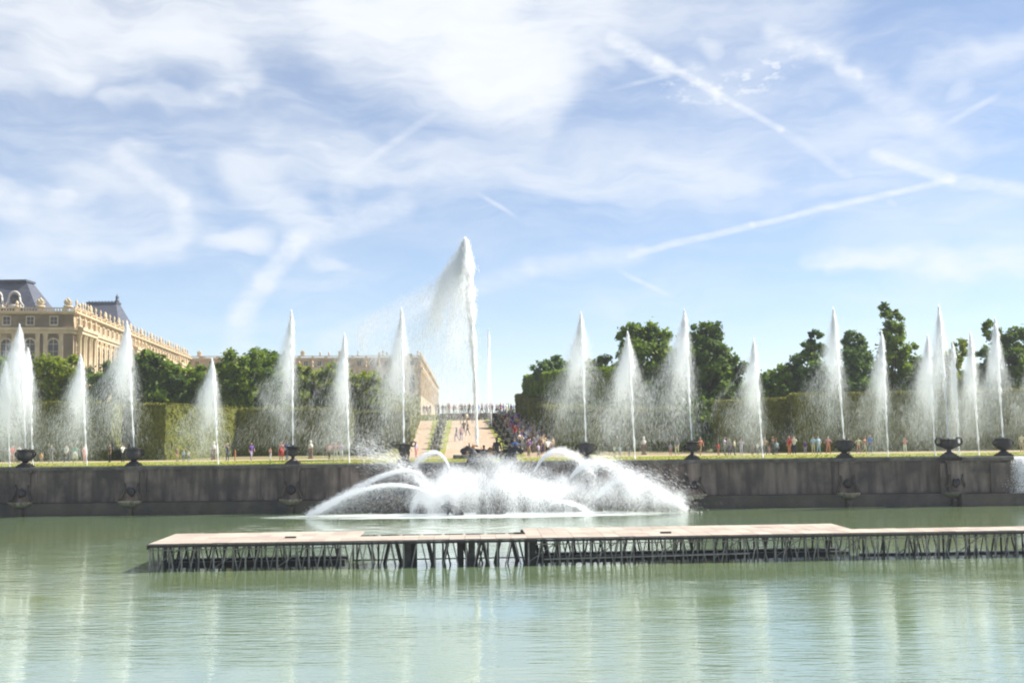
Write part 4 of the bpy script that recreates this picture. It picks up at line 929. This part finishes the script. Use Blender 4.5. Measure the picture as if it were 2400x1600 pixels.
# crowd: unique combination of zone and clothing for each person
tops = ['white', 'black', 'purple', 'navy', 'pink', 'cream', 'tan', 'grey', 'lilac', 'red', 'blue', 'yellow', 'brown', 'light blue', 'green']
bots = ['black', 'denim', 'khaki', 'grey', 'brown', 'white', 'navy', 'tan']
zones = [(108.5, 118, 'at the near end of the hedge crowd'), (118, 129, 'low in the hedge crowd'), (129, 141, 'midway up the hedge crowd'),
         (141, 154, 'high in the hedge crowd'), (154, 166, 'at the top of the hedge crowd')]
Wt = [5, 4, 5, 3, 2, 3, 3, 2, 2, 1, 1, 1, 3, 1, .6]
for zi, (y0, y1, ph) in enumerate(zones):
    combos = [(t, b) for t in tops for b in bots]; cw = [Wt[tops.index(t)] for t, b in combos]
    for k in range(19):
        t, b = random.choices(combos, cw)[0]; i = combos.index((t, b)); combos.pop(i); cw.pop(i)
        Y = y0 + (y1 - y0) * (k + random.random()) / 19; lo, hi = RE(Y) + 2.0, xr(Y) - .35
        X = lo + (hi - lo) * ((k * .382 + .13 * random.random()) % 1.0)
        person(X, Y, ramp_z(Y) + .02, t, b, random.choice(('stand', 'stand', 'walk', 'hips', 'photo')), random.uniform(1.5, 1.8), None, f'person in {t} top and {b} trousers {ph}', 'crowd along the right side of the walk')
combos = [(t, b) for t in tops for b in bots]; cw = [Wt[tops.index(t)] for t, b in combos]
for k in range(36):
    t, b = random.choices(combos, cw)[0]; i = combos.index((t, b)); combos.pop(i); cw.pop(i)
    Y = random.uniform(168.6, 175); X = -14.5 + 15.5 * (k + .7 * random.random()) / 36
    person(X, Y, 8.9, t, b, random.choice(('stand', 'walk', 'hips')), random.uniform(1.55, 1.85), None, f'person in {t} top and {b} trousers at the top of the walk', 'crowd along the top of the walk')
# small bronze fountains and clipped yews along the grass strips
def statue_copy(pose, parent, loc, s, m, rz=0.0, name='figure'):
    o = bpy.data.objects.new(name, POSES[pose]); COL.objects.link(o); o.parent = parent; o.location = loc; o.scale = (s, s, s); o.rotation_euler = (0, 0, rz)
    for k in range(5): o.material_slots[k].link = 'OBJECT'; o.material_slots[k].material = m
    return o
bas_me = MB().lathe([(.75, -.1), (.78, .18), (.70, .2), (.6, .1), (.25, .15), (.2, .6), (.62, .95), (.66, 1.02), (.5, .98), (0, .95)], 14).mesh('bowl', True); bas_me.materials.append(M_relief)
cone_me = None
def yew_mesh():
    n = 900; t = rng.random(n) ** .7; a = rng.uniform(0, 6.283, n); r = .46 * (1 - t) * (1 + .12 * np.sin(5 * a)) + .04
    P = np.column_stack([r * np.cos(a), r * np.sin(a), .05 + 1.35 * t]); Nn = np.column_stack([np.cos(a), np.sin(a), np.full(n, .5)])
    v, f = cards(P, Nn, rng.uniform(.06, .13, n)); return np_mesh('foliage', v, f)
yew_me = yew_mesh(); yew_me.materials.append(M_yew)
ycore = MB().lathe([(.30, 0), (.40, .15), (.24, .8), (.05, 1.38), (0, 1.4)], 10).mesh('core', True); ycore.materials.append(M_yew)
RANK = ['lowest', 'second', 'third', 'fourth', 'fifth', 'sixth', 'seventh', 'topmost']
for side, nm in ((0, 'left'), (1, 'right')):
    for k in range(8):
        Y = 110.5 + 7.1 * k; mid = (xl(Y) + 2.2 + LE(Y)) / 2 - .05 if side == 0 else RE(Y) + 1.0
        f = empty('marmoset_fountain', (mid, Y, ramp_z(Y) + .03), 0, f'{RANK[k]} small bronze basin fountain in the {nm} grass strip', 'small fountain', 'small fountains lining the walk')
        f.name = 'basin_fountain'
        link('bowl', bas_me, None, f)
        for q in range(3):
            a = q * 2.094 + .5; statue_copy('hips', f, (.27 * math.cos(a), .27 * math.sin(a), .12), .55, M_lead, a)
        if k < 7:
            Y2 = Y + 3.55; mid2 = (xl(Y2) + 2.2 + LE(Y2)) / 2 - .05 if side == 0 else RE(Y2) + 1.0
            c = empty('yew_cone', (mid2, Y2, ramp_z(Y2) + .03), 0, f'{RANK[k]} clipped dark yew cone in the {nm} grass strip', 'topiary', 'yew cones lining the walk')
            link('core', ycore, None, c); link('foliage', yew_me, None, c)

# ------------------------------------------------------------------ fountain sculptures
def local(px, py, Y, o): v = at(px, py, Y) - Vector(o); return (v.x, v.y, v.z)
o = at(1155, 1193, 90.6); o.z = 0
g = empty('sculpture_group', o, 0, 'dark lead sea-god group on rocks behind the spray at the centre of the wall', 'sculpture')
g.scale = (1.06, 1, 1.17)
b = MB()
for k in range(26):
    q = random.uniform(-2.3, 2.3); hgt = 3.3 - abs(q) * .55
    b.blob((q, random.uniform(-.2, 1.0), random.uniform(.3, 1) * hgt), (random.uniform(.5, .9), .6, random.uniform(.4, .8)), .3, 9, k)
b.build('rock', M_rock, g, smooth=True)
statue_copy('sit', g, (.35, .25, 3.0), 1.25, M_lead, .3, 'sea_god')
MB().tube([(1.0, -.1, 3.1), (.75, -.15, 5.4)], .035, 6).tube([(.5, -.15, 5.2), (.55, -.15, 5.55)], .03, 5).tube([(1.0, -.15, 5.25), (.95, -.15, 5.6)], .03, 5).tube([(.5, -.15, 5.2), (.77, -.15, 5.1), (1.0, -.15, 5.25)], .03, 5).build('trident', M_lead, g)
statue_copy('sit', g, (-.65, .35, 2.75), 1.1, M_lead, -.5, 'sea_goddess')
for s, nm in ((-1, 'sea_horse'), (1, 'sea_horse')):
    pts = [(s * .9, -.1, 3.0), (s * 1.25, -.25, 3.7), (s * 1.6, -.3, 4.25), (s * 1.95, -.35, 4.45), (s * 2.25, -.4, 4.15)]
    MB().tube(pts, [.34, .36, .28, .2, .13], 9).blob((s * 2.2, -.4, 4.25), (.26, .18, .22), .15, 8, 2).tube([(s * 1.35, -.5, 3.6), (s * 1.9, -.75, 3.6), (s * 2.0, -.8, 3.2)], [.12, .09, .07], 6).tube([(s * 1.75, -.3, 4.55), (s * 1.8, -.3, 4.85)], [.07, .02], 5).build(nm, M_lead, g, smooth=True)
    cp = [(s * (1.1 + .62 * math.cos(a) * (1 - a / 14)), .4, 3.75 + .55 * math.sin(a) * (1 - a / 14)) for a in np.linspace(-1.5, 4.6, 12)]
    MB().tube(cp, [.26 - .018 * i for i in range(12)], 8).build('fish_tail', M_lead, g, smooth=True)
b = MB(); b.lathe([(.2, 0), (.9, .35), (1.5, .9), (1.7, 1.0), (1.4, .9), (.3, .4)], 16, (0, .5, 2.3), .05, 8); b.build('shell', M_lead, g, smooth=True)
o = at(1000, 1193, 90.9); o.z = 0
g = empty('sculpture_group', o, 0, 'dark rock and dragon group left of the main spray below the tall urn', 'sculpture')
b = MB()
for k in range(22):
    q = random.uniform(-1.9, 1.6); b.blob((q, random.uniform(-.1, .7), random.uniform(.2, 1) * (3.7 - .45 * abs(q + .6))), (random.uniform(.35, .7), .5, random.uniform(.3, .6)), .35, 9, k + 40)
b.build('rock', M_rock, g, smooth=True)
MB().tube([(-.4, -.3, 2.6), (-.2, -.5, 3.3), (.25, -.6, 3.6), (.65, -.7, 3.35), (.8, -.75, 2.95)], [.3, .28, .24, .18, .1], 8).blob((.8, -.75, 3.0), (.22, .2, .2), .2, 8, 3).build('dragon_neck', M_lead, g, smooth=True)
MB().add([(-.4, -.1, 3.0), (-1.3, .2, 3.9), (-1.0, .1, 3.2), (-1.5, .15, 3.0), (-.5, 0, 2.5), (-.4, -.02, 3.0), (-1.3, .28, 3.9), (-1.0, .18, 3.2), (-1.5, .23, 3.0), (-.5, .08, 2.5)],
         [(0, 1, 2), (0, 2, 3, 4), (7, 6, 5), (9, 8, 7, 5), (0, 5, 6, 1), (1, 6, 7, 2), (2, 7, 8, 3), (3, 8, 9, 4)]).build('wing', M_lead, g)
o = at(1150, 1198, 88.3); o.z = 0
g = empty('sculpture_group', o, 0, 'small dark sea-creature group standing in the foam before the centre', 'sculpture')
b = MB()
for k in range(12): b.blob((random.uniform(-.9, .9), random.uniform(-.3, .4), random.uniform(0, .5)), (random.uniform(.3, .5), .35, .3), .3, 8, k + 70)
b.build('rock', M_rock, g, smooth=True)
statue_copy('wave', g, (.05, 0, .0), .95, M_lead, .2, 'triton'); statue_copy('hips', g, (-.6, .1, .0), .8, M_lead, -.6, 'triton'); statue_copy('hips', g, (.7, .15, -.05), .75, M_lead, .8, 'triton')
o = at(1050, 1200, 87.6); o.z = 0
g = empty('sculpture_group', o, 0, 'half-hidden dark sea-horse spouting the long arc to the left', 'sculpture')
MB().tube([(1.0, .2, -.3), (.7, .1, .3), (.2, 0, .55), (-.2, -.05, .75), (-.5, -.08, .62)], [.4, .38, .3, .2, .12], 9).build('body', M_lead, g, smooth=True)
MB().tube([(.4, -.2, .4), (.1, -.5, .45), (.0, -.6, .1)], [.12, .09, .06], 6).build('foreleg', M_lead, g, smooth=True)
MB().tube([(.1, 0, .85), (.05, 0, 1.1)], [.08, .02], 5).build('ear', M_lead, g, smooth=True)
# gilded dragon basin at the foot of the walk, source of the tall jet
o = Vector((at(1130, 1040, 109.0).x, 103.8, ZL + .02))
g = empty('dragon_fountain', o, 0.5, 'orange-brown bronze dragon group in a low round basin at the foot of the walk', 'fountain')
MB().lathe([(2.6, -.02), (2.6, .32), (2.35, .34), (2.3, .1), (0, .08)], 32).build('basin_rim', M_relief, g)
b = MB().blob((.35, 0, .30), (.95, .6, .30), .35, 12, 5).tube([(-.3, 0, .35), (-.75, 0, .55), (-.95, 0, .85), (-.8, 0, 1.12), (-.5, 0, 1.2), (-.3, 0, 1.1)], [.26, .2, .15, .12, .10, .06], 8).tube([(-.8, 0, 1.15), (-.85, 0, 1.4)], [.05, .01], 5)
b.tube([(1.1, 0, .3), (1.5, .2, .4), (1.7, .1, .75), (1.5, 0, .95), (1.35, 0, .8)], [.2, .15, .11, .08, .04], 7); b.build('dragon', M_gilt, g, smooth=True)
for s in (-1, 1):
    MB().add([(.2, s * .2, .45), (.5, s * .9, 1.05), (.85, s * 1.0, .75), (1.0, s * .8, .45), (.2, s * .26, .45), (.5, s * .96, 1.05), (.85, s * 1.06, .75), (1.0, s * .86, .45)], [(0, 1, 2, 3), (7, 6, 5, 4), (0, 4, 5, 1), (1, 5, 6, 2), (2, 6, 7, 3), (3, 7, 4, 0)]).build('wing', M_gilt, g)
for a in (.4, 2.2, 3.9, 5.4):
    MB().blob((1.6 * math.cos(a), 1.6 * math.sin(a), .45), (.45, .3, .28), .25, 8, int(a * 3)).tube([(1.6 * math.cos(a), 1.6 * math.sin(a), .6), (1.75 * math.cos(a), 1.7 * math.sin(a), 1.1)], [.12, .05], 6).build('swan', M_gilt, g, smooth=True)

# ------------------------------------------------------------------ water jets: clouds of fine falling drops
def streaks(P, Vd, r, L):
    n = len(P); d = Vd / (np.linalg.norm(Vd, axis=1)[:, None] + 1e-6); a = np.cross(d, rng.normal(0, 1, (n, 3))); a /= np.linalg.norm(a, axis=1)[:, None] + 1e-9
    r = r[:, None]; L = (r[:, 0] * L)[:, None]
    V = np.empty((n, 4, 3)); V[:, 0] = P - d * L; V[:, 1] = P + a * r; V[:, 2] = P + d * L; V[:, 3] = P - a * r
    return V.reshape(-1, 3), np.arange(4 * n).reshape(-1, 4)
def drops(name, P, Vd, r, stretch, parent, stuff=False):
    o = link(name, np_mesh(name, *streaks(P, Vd, r, stretch)), M_spray, parent)
    if stuff: o['kind'] = 'stuff'
    return o
G = 9.81
def column_mesh(n=4200, wide=1.0):                       # rising stream, ten metres tall
    z = 10 * rng.random(n) ** .8; u = z / 10; sg = wide * (.022 + .085 * u ** 2.2) * np.clip((1.004 - u) / .05, .25, 1) ** .6
    bead = 1 + .5 * np.sin(z * 5.1 + 2 * np.sin(z * 1.7))
    P = np.column_stack([rng.normal(0, 1, n) * sg * bead, rng.normal(0, 1, n) * sg * bead, z]); Vd = np.column_stack([rng.normal(0, .04, n), rng.normal(0, .04, n), np.ones(n)])
    me = np_mesh('jet_column', *streaks(P, Vd, rng.uniform(.007, .013, n), rng.uniform(10, 26, n))); me.materials.append(M_spray); return me
def plume_mesh(kind, n=120000, fade=1.3, topw=.92, low=.11):   # falling spray, ten metres tall; unit slope drift towards -x
    d = 10 * rng.random(n) ** topw
    k = 150; xi = rng.gamma(1.5, .30, k) if kind == 'lean' else rng.normal(.30, .40, k)
    if kind == 'lean': xi[:17] = rng.uniform(-.22, .05, 17)
    wgt = rng.uniform(.3, 1.6, k); wgt /= wgt.sum(); i = rng.choice(k, n, p=wgt); yk = rng.normal(0, .45, k); start = rng.uniform(0, 3.2, k) ** 1.2
    x_ = xi[i] + rng.normal(0, .075, n); y_ = yk[i] + rng.normal(0, .12, n)
    keep = (rng.random(n) < (low + (1 - low) * (1 - d / 10) ** fade) * (1.0 + .35 * np.sin(d * 2.3 + i * 1.7)) * np.clip(d / .9, .35, 1)) & (d > start[i] * np.abs(x_) * 1.2)
    d, x_, y_ = d[keep], x_[keep], y_[keep]; m = len(d); curve = d * (.40 + .60 * (d / 10) ** .8) * (1 + .10 * np.sin(d * 1.9 + 3 * x_))
    tw = .05 + .28 * np.clip(d / 2.5, 0, 1)
    P = np.column_stack([-x_ * curve + rng.normal(0, 1, m) * tw * .9 - .1 * tw, y_ * d * .75 + rng.normal(0, 1, m) * tw, 10 - d + rng.normal(0, .05, m)])
    P[:, 2] = np.clip(P[:, 2], -.3, 9.98)
    Vd = np.column_stack([-x_, y_ * .5, -np.ones(m) * 3.2]) + rng.normal(0, .25, (m, 3))
    me = np_mesh('falling_spray', *streaks(P, Vd, rng.uniform(.0028, .0054, m), rng.uniform(20, 55, m))); me.materials.append(M_spray); return me
COLS = [column_mesh() for _ in range(3)]
PLUMES = {'lean': [plume_mesh('lean') for _ in range(3)], 'cone': [plume_mesh('cone', 130000) for _ in range(3)]}
jn = [0]
def jet(label, base, tip, slope=.24, kind='lean', group='upright jets along the basin wall', name='water_jet', cw=1.0, dense=1):
    base = Vector(base); tip = Vector(tip); H = tip.z - base.z; jn[0] += 1; q = H / 10
    root = empty(name, base, 0, label, 'water jet', group); root.rotation_euler = (0, math.atan2(tip.x - base.x, H), 0)
    c = link('jet_column', COLS[jn[0] % 3], None, root); c.scale = (cw, cw, q)
    me = PLUMES[kind][jn[0] % 3]; f = link('falling_spray', me, None, root); f.scale = (q * slope * 1.9, q * max(slope, .2) * (1 if jn[0] % 2 else -1), q)
    return root
def lawn_pt(px, Y=93.9): return Vector((wx_(px, Y), Y, ZL + .05))
def J_(label, b, tx, ty, **k):
    t = at(tx, ty, b.y); return jet(label, b, t, **k)
J_('slim jet at the far left edge, left of the leftmost vase', lawn_pt(26), 14, 850, slope=.30)
J_('tall leaning jet rising from the leftmost vase', vase_top[0], 46, 762, slope=.36)
J_('close pair jet just right of the leftmost vase', lawn_pt(80), 66, 818, slope=.28)
J_('slim short jet between the first and second vases', lawn_pt(206), 189, 832, slope=.30)
J_('tall leaning jet rising from the second vase', vase_top[1], 298, 755, slope=.33)
J_('slim jet in front of the sunlit hedge flank', lawn_pt(512), 497, 842, slope=.32)
J_('tall straight jet from the goblet vase by the red dress', vase_top[2], 683, 730, slope=.20)
J_('slim jet in front of the far palace front', lawn_pt(818), 807, 783, slope=.20)
J_('tall misty jet rising from the tall urn', vase_top[3], 941, 725, slope=.19, kind='cone')
J_('thin distant jet standing just right of the great jet', Vector((at(1152, 985, 150).x, 150, ramp_z(150))), 1145, 772, slope=.05, group='upright jets behind the basin wall', cw=.8)
J_('tall conical jet nearest the right of the fountain', vase_top[4], 1361, 733, slope=.26, kind='cone')
J_('conical jet before the broad-crowned tree', lawn_pt(1484), 1471, 780, slope=.29, kind='cone')
J_('tall leaning jet from the flared goblet vase', vase_top[5], 1604, 728, slope=.30)
J_('short jet on the right lawn before the clipped hedge', lawn_pt(1782), 1766, 795, slope=.25)
J_('tall jet rising from the round-bellied vase', vase_top[6], 1953, 724, slope=.22)
J_('jet standing before the slim airy tree', lawn_pt(2074), 2066, 778, slope=.20)
J_('left jet of the right-hand cluster with a broad spray', lawn_pt(2184), 2174, 785, slope=.26)
J_('tallest jet of the right-hand cluster, above the bowl vase', vase_top[7], 2200, 718, slope=.17, kind='cone')
J_('narrow jet right of the bowl vase', lawn_pt(2240), 2233, 806, slope=.10)
J_('rounded jet in the right part of the cluster', lawn_pt(2286), 2274, 780, slope=.18, kind='cone')
J_('tall conical jet from the rightmost vase', vase_top[8], 2332, 747, slope=.18, kind='cone')
J_('jet just beyond the right edge of the wall', lawn_pt(2440), 2430, 760, slope=.2)
gb = Vector((o.x - .35, o.y, ZL + 1.15)); gt = at(1090, 560, o.y); H = gt.z - gb.z
gj = empty('water_jet', gb, 0, 'great white jet far taller than all others with windblown plume', 'water jet', 'upright jets behind the basin wall'); lx = gt.x - gb.x
n = 19000; z = H * rng.random(n) ** .75; u = z / H; sg = (.06 + .30 * u ** 2) * np.clip((1.003 - u) / .16, .08, 1) ** .6 * (1 + .35 * np.sin(z * 2.1) * np.sin(z * .7))
drops('jet_column', np.column_stack([lx * u ** 1.7 + rng.normal(0, 1, n) * sg, rng.normal(0, 1, n) * sg, z]), np.column_stack([lx * u * .1, 0 * u, np.ones(n)]), rng.uniform(.009, .018, n), rng.uniform(10, 24, n), gj)
n = 420000; d = H * rng.random(n) ** 1.0; k = 120; xi = np.minimum(rng.gamma(1.35, .52, k), rng.uniform(.9, 1.35, k)); i = rng.integers(0, k, n); x_ = xi[i] + rng.normal(0, .04, n); y_ = rng.normal(0, .4, k)[i] + rng.normal(0, .1, n)
keep = rng.random(n) < (.15 + .85 * np.exp(-(d / 7.2) ** 1.5)) * (.75 + .5 * np.sin(d * 1.1 + 5 * x_ + i)) * np.clip(.35 + d / 5, 0, 1) * np.exp(-np.maximum(x_ - .7, 0) * 2.5); d, x_, y_ = d[keep], x_[keep], y_[keep]; m = len(d); zz = H - d
P = np.column_stack([lx * (zz / H) ** 1.7 - x_ * d * (.55 + .06 * np.minimum(d, 9)) * (1 + .15 * np.sin(d * .9 + 7 * x_)) + rng.normal(0, .16, m), y_ * d * .3 + rng.normal(0, .06, m), zz + rng.normal(0, .1, m) - .2])
drops('falling_spray', P, np.column_stack([-x_, y_ * .2, -2.2 * np.ones(m)]) + rng.normal(0, .25, (m, 3)), rng.uniform(.0032, .0062, m), rng.uniform(24, 60, m), gj)

# arching spouts of the fountain
def arc(label, pts, Y, n=5000, sp=.05, curtain=.5, r=.0125, fade=1.0, group='arching spouts of the fountain', wide=0.0):
    A_, B_, C_ = [np.array(at(px, py, Y)) for px, py in pts]; A_ = A_.copy()
    root = empty('water_arc', A_, 0, label, 'water jet', group)
    n = int(n * 2.4); r = min(r, .0066); Q = 2 * B_ - .5 * (A_ + C_); n1 = int(n * (1 - curtain)); t = rng.random(n1)[:, None]
    def bez(t): return (1 - t) ** 2 * A_ + 2 * t * (1 - t) * Q + t * t * C_
    def dbez(t): return 2 * (1 - t) * (Q - A_) + 2 * t * (C_ - Q)
    P = bez(t) - A_ + rng.normal(0, 1, (n1, 3)) * (sp * (.4 + 2.4 * t + wide * t * 3)); P[:, 2] = np.maximum(P[:, 2], .02 - A_[2])
    drops('spout_stream', P, dbez(t), rng.uniform(.6, 1.3, n1) * r, rng.uniform(9, 22, n1), root)
    n2 = n - n1
    if n2 > 10:
        t = np.sqrt(rng.random(n2))[:, None] * .97 + .03; P = bez(t); dn = rng.exponential(.32, n2) * np.clip(P[:, 2], .1, 2.5) * fade
        P[:, 2] -= dn; P += rng.normal(0, 1, (n2, 3)) * np.array((.15, .18, .03)); k = P[:, 2] > .02; P = P[k] - A_
        drops('falling_spray', P, dbez(t)[k] * .4 + np.array((0, 0, -3.0)), rng.uniform(.5, 1.1, len(P)) * r * .8, rng.uniform(8, 18, len(P)), root)
    return root
arc('long low white arc reaching furthest left from the sea-horse', [(1037, 1180), (905, 1137), (722, 1205)], 86.6, 11000, .06, .62)
arc('second white arc just above the furthest-left arc', [(1000, 1142), (925, 1106), (745, 1197)], 87.4, 7000, .06, .45)
arc('broad spray fan thrown up and left towards the lawn', [(1020, 1165), (965, 1108), (835, 1040)], 88.0, 5200, .16, .35, .019, wide=.5)
arc('small arc curling left below the tall urn', [(1053, 1095), (1018, 1060), (968, 1092)], 89.6, 2600, .06, .4)
arc('arc curling right towards the misty cauldron vase', [(1252, 1104), (1312, 1056), (1395, 1110)], 89.4, 5200, .07, .5, wide=.5)
arc('broad arc further right in front of the wall', [(1338, 1118), (1410, 1082), (1505, 1140)], 88.6, 7000, .10, .5, wide=.8)
arc('low short arc at the right foot of the foam', [(1290, 1182), (1330, 1176), (1385, 1200)], 86.8, 1800, .05, .4)
arc('low wide spray arc at the right end of the foam', [(1400, 1165), (1490, 1118), (1610, 1192)], 88.2, 6000, .16, .55, .018, wide=.7)
arc('short steep spout at the left edge of the churning mound', [(1005, 1175), (990, 1140), (965, 1200)], 87.2, 1500, .05, .4)
# churning mound of spray
MO = Vector((0, 88.2, 0)); PP = []; VVv = []; RR = []
prof = [(985, 0.2), (1010, 2.0), (1050, 2.9), (1100, 3.3), (1150, 4.0), (1200, 3.6), (1250, 2.9), (1310, 2.5), (1380, 2.6), (1450, 2.5), (1520, 2.0), (1600, 1.0), (1640, .1)]
pxs = np.array([p[0] for p in prof]); phs = np.array([p[1] for p in prof])
for k in range(230):
    px = 1000 + 600 * random.random() ** 1.25; hgt = np.interp(px, pxs, phs) * random.uniform(.45, 1.08) + .15; X = wx_(px, 88.2); Y = 88.2 + random.uniform(-2.2, 1.6)
    m = int(215 + 325 * hgt * (1.0 if px < 1330 else .62)); v0 = math.sqrt(2 * G * hgt); vx, vy = random.gauss(-.2, .9), random.gauss(-.2, .5)
    t = rng.random(m) * 2 * v0 / G * .96; sg = (.22 + .24 * t)[:, None]
    P = np.column_stack([X + vx * t - .5 * t * t, Y + vy * t, v0 * t - G * t * t / 2 * .92 + .02]) + rng.normal(0, 1, (m, 3)) * sg * np.array((1, 1, .55))
    P[:, 2] = np.abs(P[:, 2]); PP.append(P); VVv.append(np.column_stack([vx - t, vy + 0 * t, v0 - G * t])); RR.append(rng.uniform(.0017, .0036, m))
fm = empty('fountain_spray', MO, 0, 'white churning mound of spray and mist before the sculpture group', 'fountain spray'); fm['kind'] = 'stuff'
drops('spray_drops', np.vstack(PP) - np.array(MO), np.vstack(VVv), np.concatenate(RR), 48.0, fm, True)
# the fall of water over the right-hand end of the wall
n = 9000; t = rng.random(n); X = wx_(2376) + rng.normal(0, .38, n) * (1 + .8 * t); P = np.column_stack([X - XE - 1, -.35 - .9 * t ** .7 + rng.normal(0, .08, n), 3.95 - 3.9 * t ** 1.3])
wf = empty('waterfall', (XE + 1, 92, 0), 0, 'white fall of water at the right-hand end of the wall', 'waterfall')
drops('falling_water', P, np.column_stack([0 * t, -.2 + 0 * t, -1 - 4 * t]), rng.uniform(.008, .016, n), 5.0, wf)
# foam on the basin water
def foam(x0, x1, y0, y1, label, pw=1.0, gain=1.0, nx_=120, ny_=36, zf=.008):
    vs = []; dn = []
    for j in range(ny_ + 1):
        for i in range(nx_ + 1):
            s, t = i / nx_ * 2 - 1, j / ny_ * 2 - 1; vs.append((x0 + (x1 - x0) * i / nx_, y0 + (y1 - y0) * j / ny_, zf)); rr = math.sqrt(s * s + t * t)
            dn.append(gain * max(0, 1 - rr ** pw))
    Fq = [(j * (nx_ + 1) + i, j * (nx_ + 1) + i + 1, (j + 1) * (nx_ + 1) + i + 1, (j + 1) * (nx_ + 1) + i) for j in range(ny_) for i in range(nx_)]
    me = np_mesh('foam', np.array(vs), Fq); me.attributes.new('dense', 'FLOAT', 'POINT').data.foreach_set('value', np.array(dn, np.float32))
    tag(link('foam', me, M_foam), label, 'foam', kind='stuff')
foam(-25, 19, 83.2, 91.4, 'white foam spread over the water below the fountain', 1.7, 1.05)
foam(-36, 24, 59, 91, 'thin pale wash of foam drifting towards the platform', 1.6, .46, 160, 60, .004)
foam(XE - .5, XE + 6, 88, 91.6, 'foam below the fall of water at the right', 1.6, 1.0, 40, 20)

# ------------------------------------------------------------------ thin haze volume, added to lift the shadows and pale the distance
hm = bpy.data.materials.new('shadow_lift_haze'); hm.use_nodes = True; ht = hm.node_tree; ht.nodes.clear()
pv = ht.nodes.new('ShaderNodeVolumePrincipled'); pv.inputs['Color'].default_value = (.93, .96, 1, 1); pv.inputs['Density'].default_value = .00032; pv.inputs['Anisotropy'].default_value = .2
ho = ht.nodes.new('ShaderNodeOutputMaterial'); ht.links.new(pv.outputs[0], ho.inputs['Volume'])
hz_ = MB().box(-4050, 4050, -420, 4550, -2.7, 48).build('haze', hm); hz_['kind'] = 'stuff'; tag(hz_, 'thin pale haze added to the air to lift the shadows', 'haze')
